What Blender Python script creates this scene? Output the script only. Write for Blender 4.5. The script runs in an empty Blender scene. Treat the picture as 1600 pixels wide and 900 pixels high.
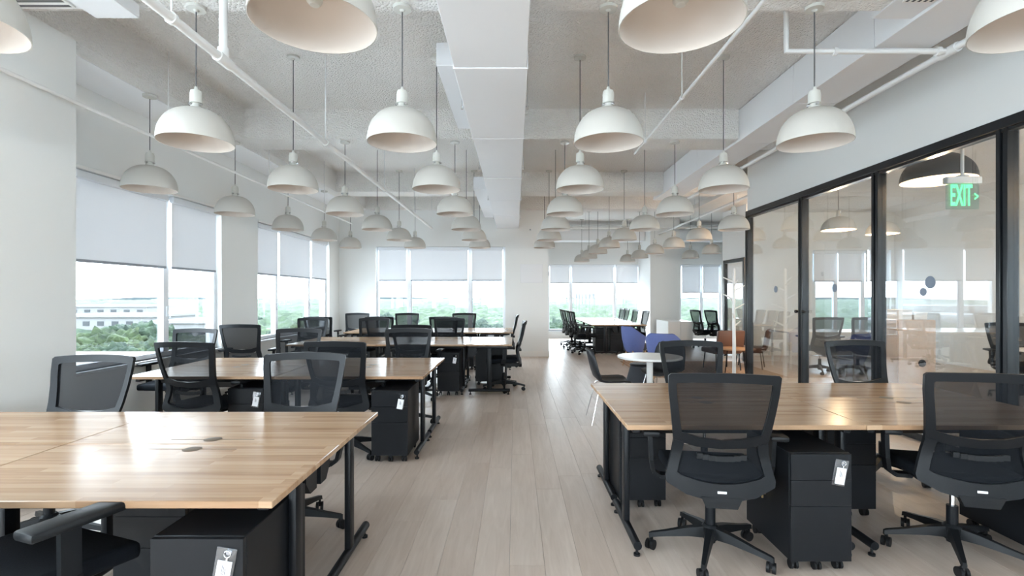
import bpy, bmesh, math, random
from mathutils import Vector, Matrix, noise

random.seed(7)
PI = math.pi
scene = bpy.context.scene
COL = scene.collection

# ------------------------------------------------------------------ camera
EYE = 1.42
cam_data = bpy.data.cameras.new('camera')
cam_data.sensor_width = 36.0
cam_data.lens = 790.0 / 1600.0 * 36.0
cam_data.shift_x = -5.0 / 1600.0
cam_data.shift_y = 12.0 / 1600.0
cam_data.clip_start = 0.02
cam_data.clip_end = 6000.0
cam = bpy.data.objects.new('camera', cam_data)
cam.location = (0, 0, EYE)
cam.rotation_euler = (PI / 2, 0, 0)
COL.objects.link(cam)
scene.camera = cam

# ------------------------------------------------------------------ sky
SKY = 4.6
world = bpy.data.worlds.new('overcast_sky')
scene.world = world
world.use_nodes = True
wn = world.node_tree.nodes
wl = world.node_tree.links
wn.clear()
w_out = wn.new('ShaderNodeOutputWorld')
w_bg = wn.new('ShaderNodeBackground')
w_geo = wn.new('ShaderNodeTexCoord')
w_sep = wn.new('ShaderNodeSeparateXYZ')
w_ramp = wn.new('ShaderNodeValToRGB')
w_ramp.color_ramp.elements[0].position = 0.0
w_ramp.color_ramp.elements[0].color = (0.90, 0.955, 1.0, 1)
w_ramp.color_ramp.elements[1].position = 0.6
w_ramp.color_ramp.elements[1].color = (0.80, 0.90, 1.0, 1)
w_bg.inputs['Strength'].default_value = SKY
wl.new(w_geo.outputs['Generated'], w_sep.inputs[0])
wl.new(w_sep.outputs['Z'], w_ramp.inputs[0])
wl.new(w_ramp.outputs['Color'], w_bg.inputs['Color'])
wl.new(w_bg.outputs['Background'], w_out.inputs['Surface'])

vs = scene.view_settings
scene.display_settings.display_device = 'sRGB'
vs.view_transform = 'Standard'
vs.look = 'None'
vs.exposure = 1.8
vs.gamma = 1.0
vs.use_curve_mapping = False
cy = scene.cycles
cy.max_bounces = 10
cy.diffuse_bounces = 6
cy.glossy_bounces = 4
cy.transmission_bounces = 4
cy.transparent_max_bounces = 24
cy.sample_clamp_indirect = 6.0
cy.caustics_reflective = False
cy.caustics_refractive = False
cy.use_denoising = True


def portal(name, loc, rot, sx, sy):
    l = bpy.data.lights.new(name, 'AREA')
    l.shape = 'RECTANGLE'
    l.size = sx
    l.size_y = sy
    l.cycles.is_portal = True
    o = bpy.data.objects.new(name, l)
    o.location = loc
    o.rotation_euler = rot
    COL.objects.link(o)


# daylight enters through the window openings (portals only guide the sky's light)
portal('daylight_left_near', (-4.28, -0.5, 1.75), (PI / 2, 0, -PI / 2), 6.4, 3.0)
portal('daylight_left', (-4.28, 5.5, 1.65), (PI / 2, 0, -PI / 2), 3.1, 1.95)
portal('daylight_left_far', (-4.28, 9.6, 1.65), (PI / 2, 0, -PI / 2), 3.1, 1.95)
portal('daylight_back', (-1.74, 11.98, 1.5), (PI / 2, 0, PI), 3.0, 2.1)
portal('daylight_far', (2.66, 17.12, 1.36), (PI / 2, 0, PI), 3.1, 2.25)
portal('daylight_far_right', (6.22, 17.12, 1.36), (PI / 2, 0, PI), 1.4, 2.25)
portal('daylight_rear', (2.5, -5.15, 1.65), (PI / 2, 0, 0), 12.6, 2.1)
portal('daylight_room', (8.0, 12.16, 1.52), (PI / 2, 0, PI), 1.9, 2.0)
portal('daylight_side', (9.15, 1.8, 1.6), (PI / 2, 0, PI / 2), 5.6, 1.8)

# ------------------------------------------------------------------ materials
MATS = {}


def mat(name, color, rough=0.5, metal=0.0, bump=None, var=None, spec=0.4, coat=0.0, emit=None, estr=0.0):
    """bump=(scale, strength, distance); var=(scale, amount) slight tone noise"""
    if name in MATS:
        return MATS[name]
    m = bpy.data.materials.new(name)
    m.use_nodes = True
    nt = m.node_tree
    b = nt.nodes['Principled BSDF']
    b.inputs['Base Color'].default_value = (*color, 1)
    b.inputs['Roughness'].default_value = rough
    b.inputs['Metallic'].default_value = metal
    b.inputs['Specular IOR Level'].default_value = spec
    b.inputs['Coat Weight'].default_value = coat
    if emit:
        b.inputs['Emission Color'].default_value = (*emit, 1)
        b.inputs['Emission Strength'].default_value = estr
    tc = nt.nodes.new('ShaderNodeTexCoord')
    if var:
        n = nt.nodes.new('ShaderNodeTexNoise')
        n.inputs['Scale'].default_value = var[0]
        n.inputs['Detail'].default_value = 5
        mx = nt.nodes.new('ShaderNodeMix')
        mx.data_type = 'RGBA'
        mx.inputs[6].default_value = (*[c * (1 - var[1]) for c in color], 1)
        mx.inputs[7].default_value = (*[min(1, c * (1 + var[1])) for c in color], 1)
        nt.links.new(tc.outputs['Object'], n.inputs['Vector'])
        nt.links.new(n.outputs['Fac'], mx.inputs[0])
        nt.links.new(mx.outputs[2], b.inputs['Base Color'])
    if bump:
        n = nt.nodes.new('ShaderNodeTexNoise')
        n.inputs['Scale'].default_value = bump[0]
        n.inputs['Detail'].default_value = 3
        bp = nt.nodes.new('ShaderNodeBump')
        bp.inputs['Strength'].default_value = bump[1]
        bp.inputs['Distance'].default_value = bump[2]
        nt.links.new(tc.outputs['Object'], n.inputs['Vector'])
        nt.links.new(n.outputs['Fac'], bp.inputs['Height'])
        nt.links.new(bp.outputs['Normal'], b.inputs['Normal'])
    MATS[name] = m
    return m


def M(name):
    return MATS[name]


mat('wall_paint', (0.80, 0.81, 0.80), 0.75, var=(0.9, 0.015))
mat('smooth_soffit', (0.92, 0.93, 0.95), 0.7)
mat('duct_paint', (0.80, 0.81, 0.83), 0.55, var=(1.4, 0.02), bump=(3, 0.15, 0.02))
mat('pipe_paint', (0.78, 0.785, 0.78), 0.45)
mat('lamp_outside', (0.55, 0.53, 0.49), 0.6, var=(3, 0.01))
mat('lamp_inside', (0.66, 0.59, 0.53), 0.4)
mat('lamp_ceramic', (0.60, 0.60, 0.56), 0.35)
mat('lamp_cord', (0.12, 0.12, 0.125), 0.7)
mat('black_plastic', (0.009, 0.010, 0.0115), 0.42, var=(9, 0.06), spec=0.22)
mat('frame_plastic', (0.0070, 0.0082, 0.0100), 0.45, bump=(140, 0.12, 0.001), spec=0.22)
mat('seat_fabric', (0.0045, 0.0065, 0.010), 0.85, bump=(220, 0.5, 0.002), spec=0.22)
mat('caster_rubber', (0.010, 0.010, 0.011), 0.5, spec=0.22)
mat('chrome', (0.75, 0.75, 0.76), 0.18, 1.0)
mat('black_steel', (0.007, 0.008, 0.010), 0.38, var=(5, 0.05), spec=0.22)
mat('pedestal_steel', (0.0075, 0.0085, 0.0105), 0.42, bump=(300, 0.08, 0.0005), spec=0.22)
mat('partition_metal', (0.008, 0.010, 0.013), 0.33)
mat('window_frame', (0.80, 0.83, 0.87), 0.4)
mat('window_gasket', (0.30, 0.33, 0.38), 0.5)
mat('brass', (0.80, 0.62, 0.30), 0.3, 1.0)
mat('white_label', (0.80, 0.80, 0.82), 0.6)
mat('label_ink', (0.12, 0.12, 0.14), 0.6)
mat('white_laminate', (0.82, 0.82, 0.81), 0.3)
mat('white_paint', (0.82, 0.81, 0.79), 0.5)
mat('blue_fabric', (0.13, 0.17, 0.40), 0.85, bump=(180, 0.4, 0.002), var=(20, 0.06))
mat('charcoal_fabric', (0.045, 0.05, 0.06), 0.9, bump=(180, 0.4, 0.002))
mat('tan_wood', (0.45, 0.27, 0.15), 0.5, var=(12, 0.15))
mat('grommet_brown', (0.11, 0.075, 0.045), 0.6)
mat('brown_leather', (0.10, 0.046, 0.028), 0.45, var=(6, 0.12), bump=(40, 0.2, 0.003))
mat('shell_plastic', (0.012, 0.013, 0.016), 0.45)
mat('grey_dot', (0.20, 0.24, 0.30), 0.6)
mat('lamp_black', (0.02, 0.02, 0.022), 0.45)
mat('lamp_glow', (1.0, 0.78, 0.52), 0.5, emit=(1.0, 0.70, 0.42), estr=0.40)
mat('exit_green', (0.05, 0.8, 0.25), 0.5, emit=(0.16, 1.0, 0.36), estr=0.7)
glass_pending = True
mat('bounce_gravel', (0.58, 0.58, 0.57), 0.9, var=(0.4, 0.1))  # kept pale so roof and terraces bounce more daylight indoors
mat('pale_concrete', (0.15, 0.15, 0.152), 0.9, var=(0.1, 0.06))
mat('far_glass', (0.02, 0.025, 0.03), 0.3)
mat('grass_land', (0.02, 0.03, 0.018), 0.95, var=(0.02, 0.3))
mat('painted_haze', (0.045, 0.060, 0.067), 1.0, var=(0.01, 0.08))  # bluish distance haze put into the base colour
mat('bark', (0.06, 0.045, 0.03), 0.9)


def popcorn():
    m = bpy.data.materials.new('sprayed_ceiling')
    m.use_nodes = True
    nt = m.node_tree
    b = nt.nodes['Principled BSDF']
    b.inputs['Roughness'].default_value = 0.95
    tc = nt.nodes.new('ShaderNodeTexCoord')
    n1 = nt.nodes.new('ShaderNodeTexNoise')
    n1.inputs['Scale'].default_value = 46
    n1.inputs['Detail'].default_value = 5
    n1.inputs['Roughness'].default_value = 0.7
    v = nt.nodes.new('ShaderNodeTexVoronoi')
    v.inputs['Scale'].default_value = 48
    n2 = nt.nodes.new('ShaderNodeTexNoise')
    n2.inputs['Scale'].default_value = 1.2
    n2.inputs['Detail'].default_value = 3
    add = nt.nodes.new('ShaderNodeMath')
    add.operation = 'SUBTRACT'
    bp = nt.nodes.new('ShaderNodeBump')
    bp.inputs['Strength'].default_value = 0.9
    bp.inputs['Distance'].default_value = 0.024
    mx = nt.nodes.new('ShaderNodeMix')
    mx.data_type = 'RGBA'
    mx.inputs[6].default_value = (0.91, 0.885, 0.85, 1)
    mx.inputs[7].default_value = (0.95, 0.945, 0.93, 1)
    for t in (n1, v, n2):
        nt.links.new(tc.outputs['Object'], t.inputs['Vector'])
    nt.links.new(n1.outputs['Fac'], add.inputs[0])
    nt.links.new(v.outputs['Distance'], add.inputs[1])
    nt.links.new(add.outputs[0], bp.inputs['Height'])
    nt.links.new(bp.outputs['Normal'], b.inputs['Normal'])
    nt.links.new(n2.outputs['Fac'], mx.inputs[0])
    nt.links.new(mx.outputs[2], b.inputs['Base Color'])
    MATS['sprayed_ceiling'] = m


def wood_top():
    """edge-glued staves running along local X"""
    m = bpy.data.materials.new('butcher_block')
    m.use_nodes = True
    nt = m.node_tree
    N = nt.nodes
    L = nt.links
    b = N['Principled BSDF']
    b.inputs['Roughness'].default_value = 0.23
    b.inputs['Specular IOR Level'].default_value = 0.20
    tc = N.new('ShaderNodeTexCoord')
    oi = N.new('ShaderNodeObjectInfo')
    sh = N.new('ShaderNodeVectorMath')
    sh.operation = 'ADD'
    cmb = N.new('ShaderNodeCombineXYZ')
    mul = N.new('ShaderNodeMath')
    mul.operation = 'MULTIPLY'
    mul.inputs[1].default_value = 37.0
    L.new(oi.outputs['Random'], mul.inputs[0])
    L.new(mul.outputs[0], cmb.inputs[0])
    L.new(mul.outputs[0], cmb.inputs[1])
    L.new(tc.outputs['Object'], sh.inputs[0])
    L.new(cmb.outputs[0], sh.inputs[1])
    br = N.new('ShaderNodeTexBrick')
    br.inputs['Color1'].default_value = (0.0, 0.0, 0.0, 1)
    br.inputs['Color2'].default_value = (1, 1, 1, 1)
    br.inputs['Mortar'].default_value = (0.35, 0.35, 0.35, 1)
    br.inputs['Mortar Size'].default_value = 0.0008
    br.inputs['Scale'].default_value = 1.0
    br.inputs['Brick Width'].default_value = 0.62
    br.inputs['Row Height'].default_value = 0.042
    br.offset = 0.37
    L.new(sh.outputs[0], br.inputs['Vector'])
    mp = N.new('ShaderNodeMapping')
    mp.inputs['Scale'].default_value = (3, 55, 55)
    L.new(sh.outputs[0], mp.inputs['Vector'])
    n = N.new('ShaderNodeTexNoise')
    n.inputs['Scale'].default_value = 1.0
    n.inputs['Detail'].default_value = 6
    n.inputs['Distortion'].default_value = 0.4
    L.new(mp.outputs[0], n.inputs['Vector'])
    mixf = N.new('ShaderNodeMath')
    mixf.operation = 'MULTIPLY_ADD'
    mixf.inputs[1].default_value = 0.45
    L.new(br.outputs['Color'], mixf.inputs[0])
    h = N.new('ShaderNodeMath')
    h.operation = 'MULTIPLY'
    h.inputs[1].default_value = 0.55
    L.new(n.outputs['Fac'], h.inputs[0])
    L.new(h.outputs[0], mixf.inputs[2])
    r = N.new('ShaderNodeValToRGB')
    r.color_ramp.elements[0].position = 0.12
    r.color_ramp.elements[0].color = (0.27, 0.155, 0.088, 1)
    r.color_ramp.elements[1].position = 0.80
    r.color_ramp.elements[1].color = (0.47, 0.325, 0.210, 1)
    e = r.color_ramp.elements.new(0.42)
    e.color = (0.385, 0.245, 0.148, 1)
    L.new(mixf.outputs[0], r.inputs[0])
    L.new(r.outputs['Color'], b.inputs['Base Color'])
    MATS['butcher_block'] = m


def floor_wood(name, random_from):
    m = bpy.data.materials.new(name)
    m.use_nodes = True
    nt = m.node_tree
    N = nt.nodes
    L = nt.links
    b = N['Principled BSDF']
    b.inputs['Roughness'].default_value = 0.36
    b.inputs['Specular IOR Level'].default_value = 0.5
    tc = N.new('ShaderNodeTexCoord')
    if random_from == 'object':
        oi = N.new('ShaderNodeObjectInfo')
        rnd = oi.outputs['Random']
    else:
        at = N.new('ShaderNodeAttribute')
        at.attribute_name = 'tone'
        rnd = at.outputs['Fac']
    geo = N.new('ShaderNodeNewGeometry')
    off = N.new('ShaderNodeMath')
    off.operation = 'MULTIPLY'
    off.inputs[1].default_value = 91.0
    L.new(rnd, off.inputs[0])
    cmb = N.new('ShaderNodeCombineXYZ')
    L.new(off.outputs[0], cmb.inputs[0])
    L.new(off.outputs[0], cmb.inputs[2])
    add = N.new('ShaderNodeVectorMath')
    add.operation = 'ADD'
    L.new(geo.outputs['Position'], add.inputs[0])
    L.new(cmb.outputs[0], add.inputs[1])
    mp = N.new('ShaderNodeMapping')
    mp.inputs['Scale'].default_value = (26, 2.2, 26)
    L.new(add.outputs[0], mp.inputs['Vector'])
    n = N.new('ShaderNodeTexNoise')
    n.inputs['Scale'].default_value = 1.0
    n.inputs['Detail'].default_value = 7
    n.inputs['Roughness'].default_value = 0.62
    n.inputs['Distortion'].default_value = 0.7
    L.new(mp.outputs[0], n.inputs['Vector'])
    mp2 = N.new('ShaderNodeMapping')
    mp2.inputs['Scale'].default_value = (5, 1.3, 5)
    L.new(add.outputs[0], mp2.inputs['Vector'])
    n2 = N.new('ShaderNodeTexNoise')
    n2.inputs['Scale'].default_value = 1.0
    n2.inputs['Detail'].default_value = 3
    L.new(mp2.outputs[0], n2.inputs['Vector'])
    s1 = N.new('ShaderNodeMath')
    s1.operation = 'MULTIPLY_ADD'
    s1.inputs[1].default_value = 0.62
    L.new(n.outputs['Fac'], s1.inputs[0])
    s2 = N.new('ShaderNodeMath')
    s2.operation = 'MULTIPLY_ADD'
    s2.inputs[1].default_value = 0.20
    L.new(rnd, s2.inputs[0])
    s3 = N.new('ShaderNodeMath')
    s3.operation = 'MULTIPLY'
    s3.inputs[1].default_value = 0.35
    L.new(n2.outputs['Fac'], s3.inputs[0])
    L.new(s3.outputs[0], s2.inputs[2])
    L.new(s2.outputs[0], s1.inputs[2])
    r = N.new('ShaderNodeValToRGB')
    r.color_ramp.elements[0].position = 0.25
    r.color_ramp.elements[0].color = (0.45, 0.345, 0.275, 1)
    r.color_ramp.elements[1].position = 0.92
    r.color_ramp.elements[1].color = (0.70, 0.60, 0.525, 1)
    L.new(s1.outputs[0], r.inputs[0])
    L.new(r.outputs['Color'], b.inputs['Base Color'])
    bp = N.new('ShaderNodeBump')
    bp.inputs['Strength'].default_value = 0.12
    bp.inputs['Distance'].default_value = 0.002
    L.new(n.outputs['Fac'], bp.inputs['Height'])
    L.new(bp.outputs['Normal'], b.inputs['Normal'])
    MATS[name] = m


def glass(name, tint, base=0.05, power=5.0):
    m = bpy.data.materials.new(name)
    m.use_nodes = True
    nt = m.node_tree
    N = nt.nodes
    L = nt.links
    N.clear()
    out = N.new('ShaderNodeOutputMaterial')
    tr = N.new('ShaderNodeBsdfTransparent')
    tr.inputs['Color'].default_value = (*tint, 1)
    gl = N.new('ShaderNodeBsdfGlossy')
    gl.inputs['Roughness'].default_value = 0.0
    gl.inputs['Color'].default_value = (0.95, 0.97, 1, 1)
    lw = N.new('ShaderNodeLayerWeight')
    lw.inputs['Blend'].default_value = 0.5
    pw = N.new('ShaderNodeMath')
    pw.operation = 'POWER'
    pw.inputs[1].default_value = power
    ma = N.new('ShaderNodeMath')
    ma.operation = 'MULTIPLY_ADD'
    ma.inputs[1].default_value = 1.0 - base
    ma.inputs[2].default_value = base
    mx = N.new('ShaderNodeMixShader')
    L.new(lw.outputs['Facing'], pw.inputs[0])
    L.new(pw.outputs[0], ma.inputs[0])
    L.new(ma.outputs[0], mx.inputs[0])
    L.new(tr.outputs[0], mx.inputs[1])
    L.new(gl.outputs[0], mx.inputs[2])
    L.new(mx.outputs[0], out.inputs['Surface'])
    MATS[name] = m


def mesh_fabric(name, see, color):
    m = bpy.data.materials.new(name)
    m.use_nodes = True
    nt = m.node_tree
    N = nt.nodes
    L = nt.links
    b = N['Principled BSDF']
    b.inputs['Base Color'].default_value = (*color, 1)
    b.inputs['Roughness'].default_value = 0.7
    b.inputs['Specular IOR Level'].default_value = 0.15
    tr = N.new('ShaderNodeBsdfTransparent')
    mx = N.new('ShaderNodeMixShader')
    mx.inputs[0].default_value = see
    L.new(b.outputs[0], mx.inputs[1])
    L.new(tr.outputs[0], mx.inputs[2])
    L.new(mx.outputs[0], N['Material Output'].inputs['Surface'])
    MATS[name] = m


def blind_fabric():
    m = bpy.data.materials.new('blind_fabric')
    m.use_nodes = True
    nt = m.node_tree
    N = nt.nodes
    L = nt.links
    N.clear()
    out = N.new('ShaderNodeOutputMaterial')
    d = N.new('ShaderNodeBsdfDiffuse')
    d.inputs['Color'].default_value = (0.72, 0.73, 0.75, 1)
    t = N.new('ShaderNodeBsdfTranslucent')
    t.inputs['Color'].default_value = (0.112, 0.113, 0.115, 1)
    a = N.new('ShaderNodeAddShader')
    L.new(d.outputs[0], a.inputs[0])
    L.new(t.outputs[0], a.inputs[1])
    mx = N.new('ShaderNodeMixShader')
    mx.inputs[0].default_value = 0.0
    L.new(a.outputs[0], out.inputs['Surface'])
    MATS['blind_fabric'] = m


def foliage(name, c1, c2, scale):
    m = bpy.data.materials.new(name)
    m.use_nodes = True
    nt = m.node_tree
    N = nt.nodes
    L = nt.links
    b = N['Principled BSDF']
    b.inputs['Roughness'].default_value = 0.9
    tc = N.new('ShaderNodeTexCoord')
    n = N.new('ShaderNodeTexNoise')
    n.inputs['Scale'].default_value = scale
    n.inputs['Detail'].default_value = 8
    n.inputs['Roughness'].default_value = 0.75
    r = N.new('ShaderNodeValToRGB')
    r.color_ramp.elements[0].position = 0.35
    r.color_ramp.elements[0].color = (*c1, 1)
    r.color_ramp.elements[1].position = 0.68
    r.color_ramp.elements[1].color = (*c2, 1)
    L.new(tc.outputs['Object'], n.inputs['Vector'])
    L.new(n.outputs['Fac'], r.inputs[0])
    L.new(r.outputs['Color'], b.inputs['Base Color'])
    bp = N.new('ShaderNodeBump')
    bp.inputs['Strength'].default_value = 0.8
    bp.inputs['Distance'].default_value = 1.0
    L.new(n.outputs['Fac'], bp.inputs['Height'])
    L.new(bp.outputs['Normal'], b.inputs['Normal'])
    MATS[name] = m


def herringbone():
    m = bpy.data.materials.new('brown_rug')
    m.use_nodes = True
    nt = m.node_tree
    N = nt.nodes
    L = nt.links
    b = N['Principled BSDF']
    b.inputs['Roughness'].default_value = 0.9
    tc = N.new('ShaderNodeTexCoord')
    w = N.new('ShaderNodeTexWave')
    w.inputs['Scale'].default_value = 4
    w.inputs['Distortion'].default_value = 3
    r = N.new('ShaderNodeValToRGB')
    r.color_ramp.elements[0].color = (0.30, 0.19, 0.12, 1)
    r.color_ramp.elements[1].color = (0.46, 0.33, 0.23, 1)
    L.new(tc.outputs['Object'], w.inputs['Vector'])
    L.new(w.outputs['Fac'], r.inputs[0])
    L.new(r.outputs['Color'], b.inputs['Base Color'])
    MATS['brown_rug'] = m


popcorn()
wood_top()
floor_wood('oak_plank', 'object')
floor_wood('oak_plank_joined', 'attr')
glass('window_glass', (0.93, 0.96, 0.97), 0.04)
glass('partition_glass', (0.76, 0.80, 0.82), 0.10, 3.6)
glass('exit_panel', (0.78, 0.88, 0.82), 0.12)
glass('plastic_bag', (0.75, 0.78, 0.82), 0.15, 3.0)
mesh_fabric("back_mesh", 0.19, (0.005, 0.0065, 0.009))
blind_fabric()
herringbone()
foliage('leaves_green', (0.005, 0.014, 0.005), (0.044, 0.068, 0.020), 1.6)
foliage('leaves_deep', (0.006, 0.016, 0.010), (0.034, 0.058, 0.028), 1.6)
foliage('leaves_hazy', (0.012, 0.024, 0.019), (0.034, 0.052, 0.034), 1.4)  # far trees: distance haze painted into the leaf colours
foliage('canopy', (0.007, 0.018, 0.009), (0.036, 0.062, 0.022), 0.22)

# ------------------------------------------------------------------ geometry helpers


def box(bm, x0, x1, y0, y1, z0, z1, bev=0.0, seg=1):
    r = bmesh.ops.create_cube(bm, size=1.0)
    vs_ = r['verts']
    bmesh.ops.scale(bm, vec=(abs(x1 - x0), abs(y1 - y0), abs(z1 - z0)), verts=vs_)
    bmesh.ops.translate(bm, vec=((x0 + x1) / 2, (y0 + y1) / 2, (z0 + z1) / 2), verts=vs_)
    if bev > 0:
        es = list({e for v in vs_ for e in v.link_edges})
        bmesh.ops.bevel(bm, geom=es, offset=bev, segments=seg, affect='EDGES', profile=0.5)
    return vs_


def cyl(bm, p0, p1, r0, r1=None, n=12, caps=True):
    p0 = Vector(p0)
    p1 = Vector(p1)
    r1 = r0 if r1 is None else r1
    d = p1 - p0
    ln = d.length
    res = bmesh.ops.create_cone(bm, cap_ends=caps, segments=n, radius1=r0, radius2=r1, depth=ln)
    rot = Vector((0, 0, 1)).rotation_difference(d.normalized()).to_matrix().to_4x4()
    bmesh.ops.transform(bm, matrix=Matrix.Translation((p0 + p1) / 2) @ rot, verts=res['verts'])
    return res['verts']


def tube(bm, pts, r, n=8):
    """round tube along a polyline, rings mitred"""
    pts = [Vector(p) for p in pts]
    rings = []
    ref = Vector((0, 0, 1))
    for i, p in enumerate(pts):
        if i == 0:
            t = (pts[1] - p).normalized()
        elif i == len(pts) - 1:
            t = (p - pts[i - 1]).normalized()
        else:
            t = ((pts[i + 1] - p).normalized() + (p - pts[i - 1]).normalized()).normalized()
        a = t.cross(ref)
        if a.length < 0.05:
            a = t.cross(Vector((1, 0, 0)))
        a.normalize()
        b_ = t.cross(a).normalized()
        rr = r[i] if isinstance(r, (list, tuple)) else r
        rings.append([bm.verts.new(p + a * rr * math.cos(2 * PI * k / n) + b_ * rr * math.sin(2 * PI * k / n)) for k in range(n)])
    for i in range(len(rings) - 1):
        for k in range(n):
            bm.faces.new((rings[i][k], rings[i][(k + 1) % n], rings[i + 1][(k + 1) % n], rings[i + 1][k]))
    bm.faces.new(rings[0])
    bm.faces.new(list(reversed(rings[-1])))


def lathe(bm, prof, n=32, cx=0, cy=0):
    """prof: list of (r, z); r==0 collapses"""
    rings = []
    for r, z in prof:
        if r < 1e-6:
            rings.append([bm.verts.new((cx, cy, z))])
        else:
            rings.append([bm.verts.new((cx + r * math.cos(2 * PI * k / n), cy + r * math.sin(2 * PI * k / n), z)) for k in range(n)])
    for a, b_ in zip(rings[:-1], rings[1:]):
        for k in range(n):
            k2 = (k + 1) % n
            if len(a) == 1 and len(b_) == 1:
                continue
            if len(a) == 1:
                bm.faces.new((a[0], b_[k2], b_[k]))
            elif len(b_) == 1:
                bm.faces.new((a[k], a[k2], b_[0]))
            else:
                bm.faces.new((a[k], a[k2], b_[k2], b_[k]))


def prism(bm, poly, axis, a0, a1):
    """extrude 2-D polygon; axis 'x': poly=(y,z), 'y': poly=(x,z), 'z': poly=(x,y)"""
    def P(p, a):
        return {'x': (a, p[0], p[1]), 'y': (p[0], a, p[1]), 'z': (p[0], p[1], a)}[axis]
    v0 = [bm.verts.new(P(p, a0)) for p in poly]
    v1 = [bm.verts.new(P(p, a1)) for p in poly]
    n = len(poly)
    bm.faces.new(v0)
    bm.faces.new(list(reversed(v1)))
    for i in range(n):
        bm.faces.new((v0[i], v1[i], v1[(i + 1) % n], v0[(i + 1) % n]))


def make(name, bm, material, parent=None, smooth=True, angle=38, loc=None, rotz=0.0):
    me = bpy.data.meshes.new(name)
    bmesh.ops.recalc_face_normals(bm, faces=bm.faces)
    bm.to_mesh(me)
    bm.free()
    me.materials.append(M(material) if isinstance(material, str) else material)
    if smooth:
        me.shade_smooth()
        me.set_sharp_from_angle(angle=math.radians(angle))
    o = bpy.data.objects.new(name, me)
    COL.objects.link(o)
    if parent:
        o.parent = parent
    if loc:
        o.location = loc
    if rotz:
        o.rotation_euler = (0, 0, rotz)
    return o


def tag(o, label, cat, group=None, kind=None):
    o['label'] = label
    o['category'] = cat
    if group:
        o['group'] = group
    if kind:
        o['kind'] = kind
    return o


def thing(name, label, cat, loc=(0, 0, 0), rotz=0.0, group=None):
    o = bpy.data.objects.new(name, None)
    o.empty_display_size = 0.1
    COL.objects.link(o)
    o.location = loc
    o.rotation_euler = (0, 0, rotz)
    return tag(o, label, cat, group)


def struct(name, bm, material, parent=None, **k):
    o = make(name, bm, material, parent, **k)
    if parent is None:
        o['kind'] = 'structure'
    return o


def dup(o, parent=None):
    c = o.copy()
    COL.objects.link(c)
    c.parent = parent
    for ch in list(o.children):
        dup(ch, c)
    return c


def simple_box(name, mt, x0, x1, y0, y1, z0, z1, parent=None, bev=0.0):
    bm = bmesh.new()
    box(bm, x0, x1, y0, y1, z0, z1, bev)
    return make(name, bm, mt, parent)


# ================================================================== SETTING
CEIL = 3.787
SOF = 3.408
XL = -4.10        # left wall face
XP = 3.976        # glass partition plane
YB = 11.77        # back wall face
YF = 16.96        # far wall face
XR = 9.0          # right outer wall
YR = -5.0         # rear wall

# ---- floor with individual planks
bm = bmesh.new()
box(bm, XL - 0.4, XR + 0.4, YR - 0.4, 12.2, -0.30, -0.014)
box(bm, 0.4, 7.2, 12.2, YF + 0.4, -0.30, -0.014)
floor = struct('floor', bm, 'black_steel')
PW, PL = 0.185, 1.85
plank_bm = bmesh.new()
g = 0.0005
box(plank_bm, -PW / 2 + g, PW / 2 - g, -PL / 2 + g, PL / 2 - g, -0.014, 0.0)
top_edges = [e for e in plank_bm.edges if all(v.co.z > -0.001 for v in e.verts)]
bmesh.ops.bevel(plank_bm, geom=top_edges, offset=0.0007, segments=1, affect='EDGES')
p0 = make('plank', plank_bm, 'oak_plank', floor, smooth=False)
p0_me = p0.data
spots = []
nx = int((XR - XL) / PW) + 1
for i in range(nx):
    x = XL + PW * (i + 0.5)
    off = random.random() * PL
    y = YR - off
    while y < YF:
        spots.append((x, y + PL / 2))
        y += PL


def near_view(s):
    x, y = s
    if y < 1.2:
        return 1e6 + abs(y)
    if abs(x) > (y + 0.9) * 1.05:
        return 1e5 + y
    hid = 0.0
    if x < -1.0 and y < 11.5:
        hid = 5.0
    if x > 4.1:
        hid = 6.0
    return y + hid


spots = [q for q in spots if not (q[0] > 7.0 and q[1] > 11.3) and not (q[0] < 0.7 and q[1] > 12.8)]
spots.sort(key=near_view)
bpy.data.objects.remove(p0)
for x, y in spots[:290]:
    o = bpy.data.objects.new('plank', p0_me)
    COL.objects.link(o)
    o.parent = floor
    o.location = (x, y, 0)
verts, faces, tones = [], [], []
for x, y in spots[290:]:
    b0 = len(verts)
    y0, y1 = max(y - PL / 2 + g, YR), min(y + PL / 2 - g, YF)
    if y1 <= y0:
        continue
    for zz, ins in ((-0.014, 0), (-0.001, 0), (0.0, 0.0012)):
        verts += [(x - PW / 2 + g + ins, y0 + ins, zz), (x + PW / 2 - g - ins, y0 + ins, zz),
                  (x + PW / 2 - g - ins, y1 - ins, zz), (x - PW / 2 + g + ins, y1 - ins, zz)]
    fs = [(b0 + 8, b0 + 9, b0 + 10, b0 + 11)]
    for a in (0, 4):
        for k in range(4):
            fs.append((b0 + a + k, b0 + a + (k + 1) % 4, b0 + a + 4 + (k + 1) % 4, b0 + a + 4 + k))
    faces += fs
    tones += [random.random()] * len(fs)
me = bpy.data.meshes.new('plank_field')
me.from_pydata(verts, [], faces)
at = me.attributes.new('tone', 'FLOAT', 'FACE')
at.data.foreach_set('value', tones)
me.materials.append(M('oak_plank_joined'))
o = bpy.data.objects.new('plank_field', me)
COL.objects.link(o)
o.parent = floor
o['kind'] = 'stuff'

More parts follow.
